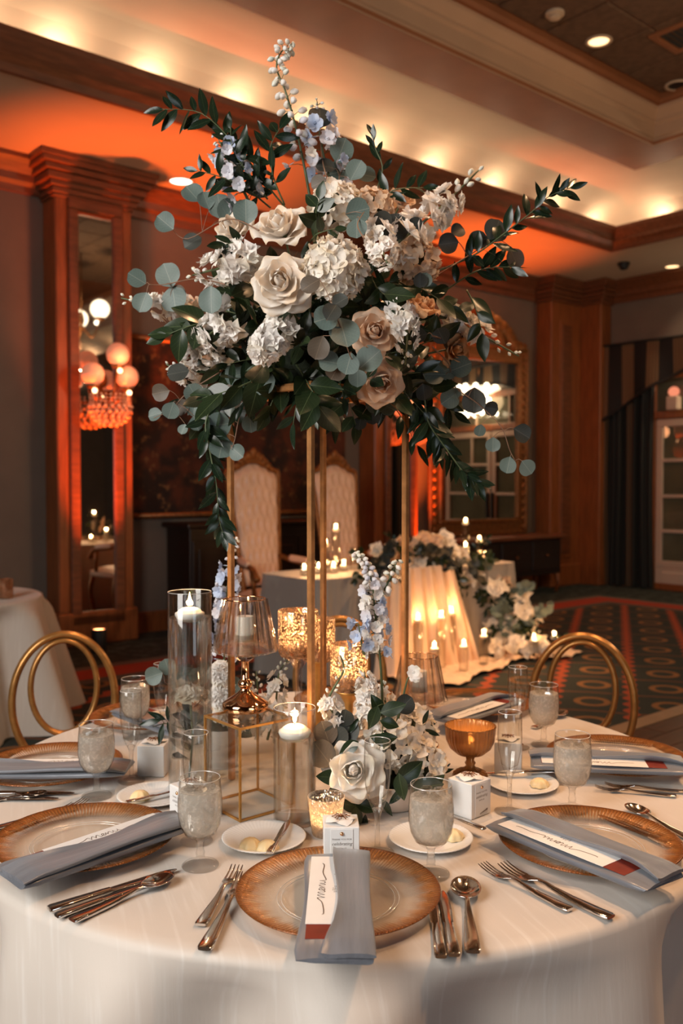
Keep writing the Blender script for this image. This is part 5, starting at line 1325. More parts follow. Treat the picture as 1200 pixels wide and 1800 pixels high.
hyd_px(587, 470, 104, 'hydrangea_petal', 'round cream hydrangea head in the middle of the tall bouquet', 84, -.005, 1)
hyd_px(592, 358, 88, 'hydrangea_petal', 'cream hydrangea head at the top of the tall bouquet', 64, .02, 2)
hyd_px(657, 360, 70, 'peach_lit_hydrangea_petal', 'peach flower head at the top right next to the cream hydrangea', 50, .03, 3)
hyd_px(733, 458, 80, 'peach_lit_hydrangea_petal', 'peach flower head in shade at the right of the tall bouquet', 54, .04, 4)
def stock_px(pts, fpx, label, n, buds, seed, ins=0.0, spread=1.0):
    w_ = [P(x, y, shell(x, y)[0].y+ins+dy) for x, y, dy in pts]; return stock(w_, fpx*1.22/FPX*w_[-1].y, label, n, seed, buds, spread=spread)
stock_px(((700, 425, .02), (750, 385, -.02), (795, 345, -.03), (842, 298, 0)), 20, 'white stock spire reaching to the upper right over the orange ceiling', 20, 9, 1, 0)
stock_px(((668, 405, .02), (672, 440, -.04), (680, 462, -.07)), 16, 'white stock cluster right of the round hydrangea', 17, 4, 2, 0, 1.2)
stock_px(((432, 455, .02), (390, 470, -.03), (338, 484, -.03)), 18, 'white stock cluster at the left under the cream roses', 20, 6, 3, 0, 1.1)
stock_px(((408, 560, .02), (372, 585, -.04), (352, 600, -.06)), 18, 'upper white stock cluster at the lower left of the tall bouquet', 17, 2, 4, 0, 1.2)
stock_px(((395, 610, .0), (350, 625, -.05), (318, 632, -.04)), 16, 'lower white stock cluster at the lower left of the tall bouquet', 15, 6, 5, 0, 1.1)
stock_px(((495, 580, .03), (465, 612, -.05), (455, 632, -.08)), 18, 'white stock cluster below the open cream rose', 20, 5, 6, 0, 1.15)
stock_px(((330, 545, .05), (285, 540, -.02), (213, 524, -.02)), 15, 'white stock spire pointing left past grey round leaves', 13, 7, 7, 0)
stock_px(((790, 560, .03), (835, 583, -.02), (912, 626, -.02)), 16, 'white stock spire pointing right before the gilt mirror', 12, 8, 8, 0)
stock_px(((705, 548, -.02), (715, 590, -.06), (712, 640, -.05)), 15, 'white stock spire hanging down beside the open peach rose', 13, 7, 9, 0)
stock_px(((350, 665, .0), (320, 655, -.02), (292, 640, -.02)), 13, 'small white stock tip at the lower left under grey leaves', 8, 4, 10, 0)
def dpath(pts): return [P(x, y, ACY+dy) for x, y, dy in pts]
delphinium(dpath(((545, 350, -.02), (534, 290, -.03), (520, 225, -.04), (503, 165, -.05), (486, 118, -.05), (497, 88, -.05), (514, 86, -.05))), 'tallest delphinium spire with white buds rising at the top of the bouquet', 46, 1, .0098, .016, .2, ('grey_lilac_petal', 'white_petal'), start=.14)
delphinium(dpath(((585, 335, .02), (566, 262, .0), (560, 215, .0), (557, 178, .0))), 'shorter lilac delphinium right of the tallest spire, behind a dark leaf', 26, 2, .0062, .019, .66, ('grey_lilac_petal', 'pale_blue_petal'), start=.1)
delphinium(dpath(((440, 360, -.02), (418, 315, -.05), (398, 275, -.06), (380, 236, -.06))), 'pale blue delphinium at the upper left among dark leaves', 32, 3, .0062, .0165, .80, ('pale_blue_petal', 'grey_lilac_petal'), start=.05)
delphinium(dpath(((600, 345, .03), (590, 312, .02), (580, 290, .02))), 'lilac delphinium tip between the grey round leaves at the top', 12, 4, .006, .015, .95, ('grey_lilac_petal',), start=.0)

# silver-dollar eucalyptus: leaf pixel centre, radius, direction of the tip (deg, 0 = right, 90 = up), kind 0 grey 3 dark 4 bronze
def euc(label, stem, leaves, yoff=-.02, body=True):
    pts = [P(x, y, (shell(x, y)[0].y if body else ACY)+yoff-.02) for x, y in stem]; o = pts[0].copy()
    t = thing('eucalyptus_sprig', label, 'foliage', o); sp = smooth_path(pts, 5)
    add_stem(t, [q-o for q in sp], .0016, .0007, TWIG)
    for (x, y, r, ang_, kd) in leaves:
        Y = (shell(x, y)[0].y if body else ACY)+yoff+rnd(-.03, .0); c = P(x, y, Y); L_ = 2.06*r/FPX*Y; a = radians(ang_)
        d = V((cos(a), rnd(-.35, .25), sin(a))).normalized(); n = (TOCAM+V((rnd(-.35, .35), 0, rnd(-.3, .5)))).normalized()
        b = c-d*L_*.55; near = min(sp, key=lambda q: (q-b).length)
        add_leaf(t, kd, b-o, d, n, L_*1.06, rnd(.92, 1.06))
        mid_ = near.lerp(b, .5)+V((0, 0, .004)); part('petiole', MB().tube(smooth_path([near-o, mid_-o, b-o], 3), .0007, 5).mesh('petiole', TWIG), t)
euc('grey eucalyptus sprig at the upper left tip, beside the white ceiling light', ((455, 405), (400, 385), (330, 420), (300, 400)), ((290, 391, 17, 140, 0), (338, 340, 18, 130, 0), (362, 352, 15, 110, 0), (386, 362, 20, 100, 0), (404, 372, 21, 60, 0), (338, 425, 16, 210, 3), (432, 372, 20, 90, 0)), -.01)
euc('grey eucalyptus sprig at the left with large round leaves beside the white stock', ((395, 500), (345, 490), (290, 500), (262, 500)), ((240, 489, 16, 150, 0), (295, 483, 20, 110, 0), (306, 526, 22, 280, 0), (251, 532, 17, 250, 0), (313, 516, 15, 300, 4), (371, 528, 22, 270, 0)), -.05)
euc('dark teardrop leaf standing high on a twig at the top of the bouquet', ((580, 335), (566, 280), (562, 232)), ((562, 206, 19, 90, 3),), .0)
euc('grey eucalyptus sprig at the top right of the delphiniums', ((600, 350), (596, 310), (612, 285)), ((600, 264, 21, 70, 0), (626, 299, 18, 60, 0), (598, 302, 19, 190, 0), (643, 308, 17, 350, 0), (572, 292, 16, 170, 3), (560, 322, 14, 200, 4)), .0)
euc('narrow grey eucalyptus leaves lying over the top hydrangeas', ((640, 420), (628, 395), (640, 372)), ((629, 371, 20, 15, 0), (627, 402, 18, 270, 0)), -.05)
euc('large dark round eucalyptus leaves right of the top flowers', ((660, 440), (680, 420), (690, 395)), ((694, 400, 24, 80, 3), (672, 388, 16, 150, 3), (730, 395, 13, 20, 3)), .0)
euc('grey eucalyptus sprig in the middle under the round hydrangea', ((585, 540), (600, 580), (615, 625), (625, 640)), ((572, 560, 21, 200, 0), (604, 585, 27, 285, 0), (583, 548, 16, 60, 3), (560, 612, 20, 250, 4), (578, 636, 18, 170, 0), (650, 632, 23, 40, 0), (612, 640, 18, 255, 0), (590, 652, 17, 240, 4), (628, 665, 16, 270, 0), (545, 500, 17, 210, 4), (598, 530, 14, 30, 3)), -.06)
euc('grey eucalyptus sprig at the lower centre left, hanging toward the left post', ((455, 640), (435, 690), (420, 735), (412, 775), (405, 790)), ((414, 660, 19, 190, 0), (463, 672, 22, 250, 0), (447, 697, 15, 300, 0), (404, 690, 16, 175, 4), (440, 745, 15, 275, 0), (424, 707, 14, 350, 4), (385, 747, 20, 190, 0), (389, 786, 20, 260, 0), (417, 795, 14, 320, 0)), -.07)
euc('grey eucalyptus twig at the far lower left with thin hanging leaves', ((385, 655), (330, 690), (300, 720), (270, 735)), ((272, 729, 12, 195, 0), (281, 690, 16, 190, 4), (300, 722, 14, 250, 0), (318, 715, 15, 230, 4), (342, 717, 15, 260, 0), (355, 705, 15, 20, 0), (322, 755, 9, 250, 0), (345, 745, 12, 285, 0), (340, 690, 16, 120, 0), (312, 655, 18, 190, 3)), -.05)
euc('grey eucalyptus sprig at the lower right trailing past the gilt mirror', ((760, 610), (788, 640), (800, 680), (840, 710), (880, 750), (895, 790), (905, 810)), ((762, 658, 19, 180, 0), (786, 650, 18, 200, 0), (810, 645, 19, 20, 0), (790, 700, 18, 215, 0), (833, 705, 21, 270, 3), (863, 718, 13, 350, 3), (917, 762, 16, 330, 3), (843, 757, 10, 260, 0), (866, 782, 12, 270, 0), (893, 818, 14, 260, 0), (926, 822, 14, 310, 0), (800, 692, 10, 110, 0)), -.03)
euc('dark eucalyptus sprig at the right before the orange ceiling', ((790, 470), (830, 445), (870, 420), (905, 440)), ((871, 405, 20, 70, 3), (840, 423, 17, 20, 3), (787, 428, 17, 190, 3), (905, 455, 18, 300, 4), (805, 405, 13, 30, 3), (738, 493, 12, 270, 3), (747, 492, 12, 80, 0)), .0)
euc('grey eucalyptus leaves at the bottom beside the lower peach rose', ((700, 720), (680, 705), (660, 700)), ((658, 710, 16, 200, 0), (682, 715, 15, 330, 0), (655, 733, 13, 270, 3), (632, 745, 12, 260, 3), (625, 690, 14, 260, 0), (745, 690, 14, 280, 3)), -.05)
euc('bronze eucalyptus leaves over the amber lit roses', ((760, 590), (790, 600)), ((797, 601, 18, 355, 4), (775, 590, 14, 120, 3), (735, 590, 14, 190, 3)), -.04)

# italian ruscus: long narrow leaves on arching stems
def ruscus(label, pts, nleaf, lpx, kd=1, wd=1.15, droop=.0, fan=.85, start=.15):
    w_ = [P(x, y, ACY+dy) for x, y, dy in pts]; return sprig(w_, kd, nleaf, lpx/FPX*ACY, wd, label, None, 'ruscus_sprig', (.0022, .0006), None, start, droop, fan)
ruscus('dark ruscus sprig arching to the upper left over the cornice', ((505, 370, .0), (465, 320, -.04), (420, 262, -.06), (355, 200, -.08), (285, 192, -.08)), 26, 50)
ruscus('dark ruscus sprig curling up beside the blue delphinium', ((470, 350, -.02), (440, 310, -.06), (410, 265, -.08), (405, 225, -.08)), 14, 44)
ruscus('dark ruscus sprig with drooping tips at the upper left', ((475, 365, 0), (430, 330, -.06), (385, 310, -.08), (345, 300, -.08)), 13, 46)
ruscus('dark ruscus sprig rising left of the tallest delphinium', ((500, 360, -.03), (480, 310, -.06), (475, 260, -.07), (492, 225, -.07)), 12, 50)
ruscus('thin dark leaf twig standing at the top right', ((650, 360, 0), (672, 300, 0), (660, 262, 0), (655, 238, 0)), 7, 38, fan=.4)
ruscus('dark ruscus sprig at the top right below the ceiling ledge', ((660, 370, 0), (690, 335, -.03), (745, 330, -.03)), 10, 48)
ruscus('dark ruscus sprig reaching far right with a curled tip', ((760, 480, 0), (830, 450, -.03), (880, 415, -.04), (935, 372, -.05), (965, 345, -.05), (1003, 330, -.05)), 26, 46)
ruscus('dark ruscus sprig right of the amber lit rose', ((770, 520, .02), (830, 480, -.02), (870, 470, -.02), (905, 470, -.02)), 13, 50)
ruscus('dark ruscus garland hanging at the left before the tapestry', ((390, 690, -.05), (362, 740, -.08), (370, 800, -.08), (380, 850, -.08), (385, 910, -.08), (392, 938, -.08)), 30, 46, droop=.4)
ruscus('dark ruscus garland hanging at the right of the stand', ((745, 690, -.03), (752, 740, -.05), (785, 790, -.05), (815, 830, -.05), (838, 845, -.05)), 30, 50, droop=.45)
ruscus('dark ruscus sprig hanging behind the right garland', ((720, 690, .03), (745, 735, .03), (770, 770, .03), (775, 800, .03)), 16, 50, droop=.5)
ruscus('fresh green leaf sprig between the top rose and hydrangea', ((560, 400, -.2), (555, 375, -.24), (562, 350, -.25)), 7, 44, 2, 1.0)
ruscus('fresh green leaf sprig right of the pointed rose', ((545, 425, -.2), (560, 410, -.25), (590, 402, -.26)), 5, 36, 2, .8)
ruscus('dark leaves over the upper left cream rose', ((440, 440, -.1), (420, 425, -.2), (395, 430, -.22)), 8, 40, 1, 1.3)
ruscus('broad dark salal leaves at the left under the white stock', ((390, 570, -.05), (345, 570, -.12), (290, 590, -.12)), 7, 72, 2, 1.0)
ruscus('broad dark salal leaves at the bottom centre of the bouquet', ((520, 640, -.12), (545, 680, -.2), (560, 715, -.2)), 7, 72, 2, 1.0, .3)
ruscus('broad dark salal leaves at the bottom left of the bouquet', ((480, 650, -.1), (420, 680, -.18), (355, 700, -.18)), 7, 74, 2, 1.0, .2)
ruscus('broad green salal leaves in the middle right of the bouquet', ((650, 480, -.15), (665, 510, -.24), (700, 530, -.24)), 8, 56, 2, 1.0, .1)
ruscus('broad dark leaf sprig over the peach flower head', ((690, 500, -.1), (740, 508, -.16), (790, 540, -.15)), 8, 60, 2, .8, .1)
ruscus('single long green leaf hanging before the right stock', ((820, 510, -.05), (835, 540, -.08), (848, 590, -.08)), 5, 58, 2, .8, .3)
# ================================================================== LOW FLOWERS IN FRONT (bowl right of the gold stand's front post)
CERAM = mat('pale_ceramic', (.72, .62, .54), .5, 0, .08, 20)
b0 = V((.108, 1.875, TZ+.0006))
solo('flower_bowl', MB().lathe([(0, 0), (.045, 0), (.050, .003), (.072, .030), (.086, .060), (.0855, .063), (.081, .060), (.066, .030), (.045, .008), (0, .007)], 48).mesh('bowl', CERAM), 'low pale ceramic bowl holding the flowers behind the front favor box', 'bowl', b0)
LOW = b0+V((0, 0, .05))
solo('moss_ball', MB().ball((0, 0, 0), .062, 20, 12, (1, 1, .7)).mesh('moss', bpy.data.materials['dark_moss']), 'moss in the low ceramic bowl under the white rose', 'flower foam', LOW+V((0, 0, .012)))
rose(P(622, 1354, 1.765), V((-.10, -1, .25)), .0575, 'white_petal', 'big flat open white rose low on the table behind the champagne flute', 1.06, 24, 41, None, LOW)
def hyd_at(px, py, Y, dpx, mt, label, n, seed, ax=(0.1, -1, .35)): return hydrangea(P(px, py, Y), V(ax), dpx/FPX*Y*.52, mt, label, n, seed)
hyd_at(692, 1308, 1.83, 84, 'hydrangea_petal', 'cream hydrangea right above the big white rose on the table', 56, 42)
hyd_at(735, 1345, 1.85, 92, 'hydrangea_petal', 'cream hydrangea at the right end of the low bowl', 60, 43, (.4, -1, .2))
hyd_at(724, 1284, 1.93, 86, 'hydrangea_petal', 'cream hydrangea at the back of the low bowl beside the second crystal lamp', 54, 44, (.2, -.7, .7))
def stock_at(pts, Y, fpx, label, n, buds, seed, spread=1.0): return stock([P(x, y, Y+dy) for x, y, dy in pts], fpx/FPX*Y, label, n, seed, buds, spread=spread)
stock_at(((612, 1310, .03), (590, 1262, -.01), (578, 1228, -.02), (603, 1180, -.02), (598, 1152, -.02)), 1.83, 15, 'white stock at the left of the low bowl with curled green bud tip', 13, 13, 45)
stock_at(((650, 1330, .02), (648, 1265, -.02), (645, 1215, -.03), (640, 1180, -.02)), 1.84, 17, 'full white stock upright in the middle of the low bowl', 24, 4, 46)
stock_at(((690, 1290, .02), (678, 1240, .0), (672, 1195, .0)), 1.87, 15, 'white stock behind the upright delphinium stem', 13, 4, 47)
def dpl(pts, Y): return [P(x, y, Y+dy) for x, y, dy in pts]
delphinium(dpl(((672, 1310, .0), (672, 1240, -.01), (668, 1160, -.02), (660, 1090, -.02), (655, 1035, -.02), (645, 995, -.02), (624, 974, -.02)), 1.86), 'tall white and blue delphinium spire rising from the low bowl', 64, 48, .0090, .0142, .70, ('white_petal', 'grey_lilac_petal', 'white_petal', 'white_petal', 'pale_blue_petal'), budtop=.75, start=.34, reach=.62)
delphinium(dpl(((660, 1090, .0), (672, 1045, -.02), (688, 1010, -.02), (698, 985, -.02)), 1.86), 'short white bud branch beside the tall delphinium spire', 14, 49, .0085, .015, .25, ('white_petal',), start=.3, reach=.7)
delphinium(dpl(((640, 1150, .0), (634, 1125, -.02), (630, 1095, -.03)), 1.84), 'small deep blue delphinium blooms left of the tall spire', 7, 50, .007, .016, .95, ('pale_blue_petal',), start=.2, reach=.6)
delphinium(dpl(((690, 1300, .0), (705, 1240, -.01), (716, 1195, -.02), (728, 1180, -.02)), 1.84), 'single white bloom on a thin stem before the right gold post', 3, 51, .007, .016, 1.0, ('white_petal',), start=.8, reach=.6)
def leaves_at(label, Y, stem, leaves, name='leaf_sprig', smat=None):
    pts = smooth_path([P(x, y, Y+.03) for x, y in stem], 5); o = pts[0].copy(); t = thing(name, label, 'foliage', o)
    add_stem(t, [q-o for q in pts], .0016, .0008, smat)
    for (x, y, r, ang_, kd) in leaves:
        YY = Y+rnd(-.02, .02); c = P(x, y, YY); L_ = 2.05*r/FPX*YY; a = radians(ang_)
        d = V((cos(a), rnd(-.35, .2), sin(a))).normalized(); n = (TOCAM+V((rnd(-.35, .35), 0, rnd(.0, .7)))).normalized(); bb = c-d*L_*.52
        add_leaf(t, kd, bb-o, d, n, L_, rnd(.92, 1.05)); near = min(pts, key=lambda q: (q-bb).length)
        part('petiole', MB().tube([near-o, near.lerp(bb, .5)-o+V((0, 0, .003)), bb-o], .0007, 5).mesh('petiole', smat or STEMM), t)
leaves_at('dark round eucalyptus leaves at the left of the low bowl', 1.79, ((640, 1360), (605, 1310), (585, 1290)), ((572, 1288, 22, 110, 4), (590, 1295, 22, 90, 3), (610, 1285, 23, 70, 3), (566, 1325, 26, 130, 4), (612, 1315, 20, 210, 2), (605, 1262, 17, 80, 3), (622, 1275, 16, 60, 1)), 'eucalyptus_sprig', TWIG)
leaves_at('green salal leaves under the left of the white rose', 1.78, ((650, 1400), (610, 1390), (580, 1375)), ((578, 1366, 24, 175, 2), (588, 1395, 24, 200, 2), (613, 1415, 21, 165, 2), (628, 1437, 18, 280, 2), (645, 1418, 22, 340, 2), (640, 1450, 20, 265, 1)))
leaves_at('broad green salal leaves at the right of the low bowl', 1.78, ((690, 1390), (715, 1375), (740, 1380)), ((722, 1356, 30, 30, 2), (735, 1388, 22, 250, 2), (755, 1382, 28, 10, 2), (705, 1385, 24, 280, 2), (697, 1400, 22, 230, 1), (765, 1375, 22, 40, 2), (680, 1420, 20, 300, 1)))
leaves_at('pointed dark leaves standing over the low hydrangeas', 1.76, ((675, 1320), (672, 1280), (680, 1240)), ((663, 1240, 22, 110, 2), (692, 1245, 24, 20, 2), (656, 1262, 22, 250, 2), (686, 1272, 18, 345, 2), (668, 1300, 20, 160, 2), (680, 1298, 19, 10, 2), (712, 1238, 18, 40, 3)))
leaves_at('thin dark leaves at the far right of the low bowl', 1.9, ((730, 1320), (750, 1290), (765, 1270)), ((755, 1275, 14, 20, 1), (760, 1288, 14, 340, 1), (748, 1260, 14, 70, 1), (785, 1355, 13, 20, 1), (780, 1348, 12, 200, 1)))

# ================================================================== LOW FLOWERS AT THE BACK LEFT (white vase behind the riser)
v0 = T(389, 1345); v0.z += .0006
solo('flower_vase', MB().lathe([(0, 0), (.036, 0), (.040, .003), (.0415, .09), (.041, .092), (.039, .09), (.038, .006), (0, .006)], 40).mesh('vase', CHINA, ang=60), 'small white cylinder vase behind the clear riser', 'vase', v0)
BK = v0+V((0, 0, .085))
solo('moss_ball', MB().ball((0, 0, 0), .036, 16, 10, (1, 1, .7)).mesh('moss', bpy.data.materials['dark_moss']), 'moss in the white vase behind the clear riser', 'flower foam', BK)
delphinium(dpl(((398, 1280, .0), (394, 1180, .02), (396, 1090, .02), (402, 1010, .02), (414, 945, .02)), 2.20), 'pale blue delphinium spire standing behind the left gold post', 50, 60, .0075, .0165, .80, ('pale_blue_petal', 'grey_lilac_petal', 'pale_blue_petal'), start=.28, reach=.75)
stock_at(((440, 1290, .0), (452, 1230, -.02), (450, 1180, -.02)), 2.13, 14, 'white stock between copper lamp stem and mercury goblet', 12, 7, 61)
stock_at(((470, 1300, .0), (484, 1240, -.02), (490, 1185, -.02), (505, 1160, -.02)), 2.12, 15, 'white stock below the tallest mercury goblet', 15, 8, 62)
for i, (x, y, dpx, mt, lb) in enumerate(((386, 1182, 42, 'white_petal', 'small white carnation beside the tall cylinder'), (390, 1222, 50, 'white_petal', 'white carnation at the left of the copper lamp'), (402, 1255, 60, 'hydrangea_petal', 'cream shaggy carnation above the white vase'))):
    p = P(x, y, 2.14); r_ = dpx/FPX*2.14*.5; t = thing('carnation', lb, 'flower', frame_z(p, V((-.2, -1, .4)), 1, i))
    for k in range(9): part('petals', m_ruffle(mt, k % 5), t, frame_z(V((r_*.45*cos(k*2.4)*(k > 0), r_*.45*sin(k*2.4)*(k > 0), 0)), V((cos(k*2.4)*.7*(k > 0), sin(k*2.4)*.7*(k > 0), 1)), r_*.72))
    mi = t.matrix_basis.inverted(); add_stem(t, [mi @ (p+V((0, .012, -.004))), mi @ BK], .0022, .0022)
vc = T(335, 1388); fz = P(335, 1220, vc.y).z
t = thing('submerged_bloom', 'cream bloom with dark leaves under water in the tall cylinder vase', 'flower', V((vc.x, vc.y, fz)))
for k in range(10):
    q = V((.018*cos(k*2.4), .018*sin(k*2.4), .004*sin(k*3)))*(k > 0); part('petals', m_ruffle('hydrangea_petal', k % 5), t, frame_z(q, V((cos(k*2.4)*.9*(k > 0), sin(k*2.4)*.9*(k > 0), .75)), .021))
add_stem(t, [(0, 0, 0), (.004, .003, -.10), (-.004, 0, fz*-1+TZ+.014)], .0022, .0022)
for k in range(9):
    a_ = k*2.1; add_leaf(t, (2, 1, 3)[k % 3], V((.006*cos(a_), .006*sin(a_), -.030-.014*k)), V((cos(a_)*.6, sin(a_)*.6, .55-.12*k*.3)), V((cos(a_), sin(a_), .3)), .046, 1.5 if k % 3 == 1 else 1.0)
leaves_at('grey eucalyptus sprig around the tall cylinder vase', 2.16, ((395, 1290), (350, 1230), (290, 1200)), ((270, 1188, 16, 200, 0), (294, 1172, 15, 110, 0), (350, 1188, 18, 90, 0), (384, 1190, 15, 70, 0), (411, 1205, 16, 20, 0), (418, 1225, 14, 330, 0), (360, 1260, 18, 250, 3), (330, 1265, 18, 220, 3)), 'eucalyptus_sprig', TWIG)
leaves_at('dark pointed leaves left of the tall cylinder vase', 2.0, ((330, 1285), (295, 1272), (268, 1278)), ((262, 1270, 20, 190, 1), (283, 1292, 19, 260, 1), (296, 1255, 16, 100, 1), (275, 1258, 17, 150, 1), (300, 1285, 16, 290, 1)))
leaves_at('dark salal leaves in the white vase', 2.15, ((395, 1300), (400, 1280), (420, 1270)), ((365, 1295, 26, 200, 2), (400, 1292, 24, 270, 2), (430, 1285, 24, 340, 2), (450, 1265, 22, 20, 2), (375, 1270, 20, 150, 2)))

# ================================================================== SWEETHEART TABLE, THRONES
GREYC = cloth_mat('grey_satin_cloth', (.34, .295, .26), (.40, .355, .315))
BLUSH = mat('blush_chiffon', (.80, .58, .42), .8, 0, .1, 6)
SW = Matrix.Translation(V((.45, 7.30, 0))) @ rz(UANG); SWI = SW.inverted()
def SL(s, d, z): return SW @ V((s, -d, z))
hx, hy = 1.14, .36
def swc(u, v):
    # rounded-rectangle skirt with folds
    a = 2*pi*u; c, s = cos(a), sin(a); e = .18
    X = hx*abs(c)**e*(1 if c > 0 else -1); Y = hy*abs(s)**e*(1 if s > 0 else -1); k = 1-v
    f_ = .035*k*sin(a*17)+.02*k*sin(a*29+1)
    return (X*(1+.02*k)+f_*c, Y*(1+.06*k)+f_*s, .012+.745*v)
mb = MB().grid(swc, 220, 10, wrap=True); mb.f.append(tuple(220*9+i for i in range(220)))
solo('grey_tablecloth', mb.mesh('grey_tablecloth', GREYC, ang=50), 'grey satin cloth to the floor on the head table before the thrones', 'tablecloth', SW)
t = thing('head_table', 'long head table hidden under the grey cloth', 'table', SW)
part('tabletop', MB().bbox((0, 0, .735), (2.2, .66, .03), .005).mesh('top', DKW, False), t)
for sx_ in (-1, 1):
    for sy_ in (-1, 1): part('leg', MB().tube([(sx_*.98, sy_*.26, .72), (sx_*1.0, sy_*.27, 0)], .02, 8).mesh('leg', DKW), t)
t = thing('chiffon_runner', 'blush chiffon hanging down the front of the head table and pooling on the carpet', 'runner', SW)
def cdr(u, v):
    x = -.62+.78*u+.18*(1-v)*(u-.5)*2+.05; return (x, -(hy+.075+.10*(1-v)+.03*sin(u*44)+.015*sin(u*90+v*3)), .03+.77*v)
part('drape', MB().grid(cdr, 90, 10).mesh('drape', BLUSH), t)
def cpl(u, v):
    x = -.60+1.95*u; w_ = .26+.10*sin(u*7)+.05*sin(u*17); y = -(hy+.12+w_*v*1.25+.25*u*0+.05*sin(u*11)); return (x, y-.10*u, .012+.020*abs(sin(u*37+v*5))*(1-.3*v)+.012*abs(sin(v*14+u*9)))
part('pool', MB().grid(cpl, 110, 16).mesh('pool', BLUSH), t)

CREAML = mat('cream_tufted_leather', (.85, .57, .41), .38, 0, .08, 8)
def throne(x, y, label):
    t = thing('throne_chair', label, 'chair', Matrix.Translation(V((x, y, 0))) @ rz(UANG-.12))
    hw = lambda v: .165+.075*v
    ztop = lambda a: 1.545+.075*(.5+.5*cos(a*pi))-.015*abs(a)**3
    def bf(u, v):
        a = 2*u-1; z = .55+(ztop(a)-.55)*v; e = min(1, (1-abs(a))*7)*min(1, min(v, 1-v)*14)
        d = 0
        r_ = v*8.0; row = round(r_); c_ = a*3.0+(.5 if row % 2 else 0); q = (c_-round(c_))**2*1.3+(r_-row)**2*1.1
        d = .020*math.exp(-q*9)
        return (a*hw(v), .22+.16*v-.055*e**.5*(1-.25*a*a)+d, z)
    part('back', MB().grid(bf, 61, 90).mesh('back', CREAML), t)
    part('back_panel', MB().grid(lambda u, v: ((1-2*u)*hw(v), .235+.16*v, .55+(ztop(1-2*u)-.55)*v), 9, 9).mesh('back_panel', GILT), t)
    pts = [(-hw(0)-.02, .225, .50)]+[(-hw(k/8)-.012, .225+.16*k/8, .55+(ztop(-1)-.55)*k/8) for k in range(9)]+[(a*hw(1), .385, ztop(a)+.02) for a in (-.9, -.75, -.6, -.45, -.3, -.15, 0, .15, .3, .45, .6, .75, .9)]+[(hw(k/8)+.012, .225+.16*k/8, .55+(ztop(1)-.55)*k/8) for k in range(8, -1, -1)]+[(hw(0)+.02, .225, .50)]
    part('back_frame', MB().tube(smooth_path(pts, 4), .026, 10).mesh('back_frame', GILT), t)
    cr = MB()
    for k in range(9):
        a = -1+k/4; cr.ball((a*.15, .37, ztop(a*.6)+.025+.045*(1-a*a)), .034+.010*(1-abs(a)), 8, 6, (1.1, .6, 1))
    cr.ball((0, .36, 1.715), .036, 10, 7, (.9, .6, 1.2))
    part('crest', cr.mesh('crest', GILT), t)
    def sf(u, v): 
        a = 2*u-1; b = 2*v-1; return (a*.27, b*.25-.05, .50+.055*(1-abs(a)**4)*(1-abs(b)**4))
    part('seat', MB().grid(sf, 20, 20).bbox((0, -.05, .47), (.54, .50, .07), .02).mesh('seat', CREAML, ang=50), t)
    for sx_ in (-1, 1):
        part('arm', MB().tube(smooth_path([(sx_*.20, .26, .80), (sx_*.27, .10, .76), (sx_*.29, -.14, .74), (sx_*.29, -.22, .68)], 5), .024, 8).ball((sx_*.29, -.23, .66), .035, 10, 7).tube([(sx_*.28, -.12, .73), (sx_*.27, -.16, .50)], .02, 8).mesh('arm', GILT), t)
        part('arm_pad', MB().tube(smooth_path([(sx_*.25, .14, .785), (sx_*.28, .02, .775), (sx_*.29, -.10, .765)], 4), .032, 10).mesh('arm_pad', CREAML), t)
        for sy_ in (-.26, .17): part('leg', MB().tube(smooth_path([(sx_*.24, sy_, .46), (sx_*.27, sy_*1.06, .28), (sx_*.24, sy_*1.02, .08), (sx_*.26, sy_*1.08, 0)], 4), .026, 8).mesh('leg', GILT), t)
throne(-.575, 7.62, 'cream tufted throne chair with gilt crest, left of the front gold post')
throne(.135, 8.22, 'cream tufted throne chair with gilt crest, right of the back gold post')

# candles on and before the head table
@cached
def m_cyl(r, h): return MB().lathe([(0, 0), (r, 0), (r, h), (r-.002, h), (r-.002, .006), (0, .006)], 24).mesh('glass', GLASSE, ang=50)
@cached
def m_dflame(): return MB().lathe([(0, 0), (.007, .004), (.0105, .012), (.008, .022), (.003, .031), (0, .034)], 10).mesh('flame', emis('far_candle_flame', (1.0, .58, .25), 34))
def far_candle(px, py, Y, zb, r, label, group, gh=.05, powr=1.2):
    f_ = P(px, py, Y); h = f_.z-zb-.012; b = V((f_.x, f_.y, zb)); h = max(h, .05)
    t = thing('glass_cylinder', 'glass cylinder of the ' + label, 'candle holder', b, 'glass cylinders of the head table'); part('glass', m_cyl(r, round(h+gh, 3)), t)
    part('water', MB().lathe([(0, .007), (r-.003, .008), (r-.003, h-.028), (0, h-.028)], 20).mesh('water', FARW, ang=40), t)
    c = thing('floating_candle', label, 'candle', b+V((0, 0, h-.012)), group); part('wax', m_float(), c, Matrix.Scale(min(1, (r-.004)/.0325), 4))
    part('wick', m_wick(), c, V((0, 0, .012))); part('flame', m_dflame(), c, V((0, 0, .014)))
    if powr: point('candle_light', (0, 0, .034), powr, (1, .50, .19), .012, c)
FARW = thin_glass('far_water', (.96, .95, .93), (.7, .66, .6), .05)
HT, HF = 'lit candles on the head table', 'lit candles on the carpet before the head table'
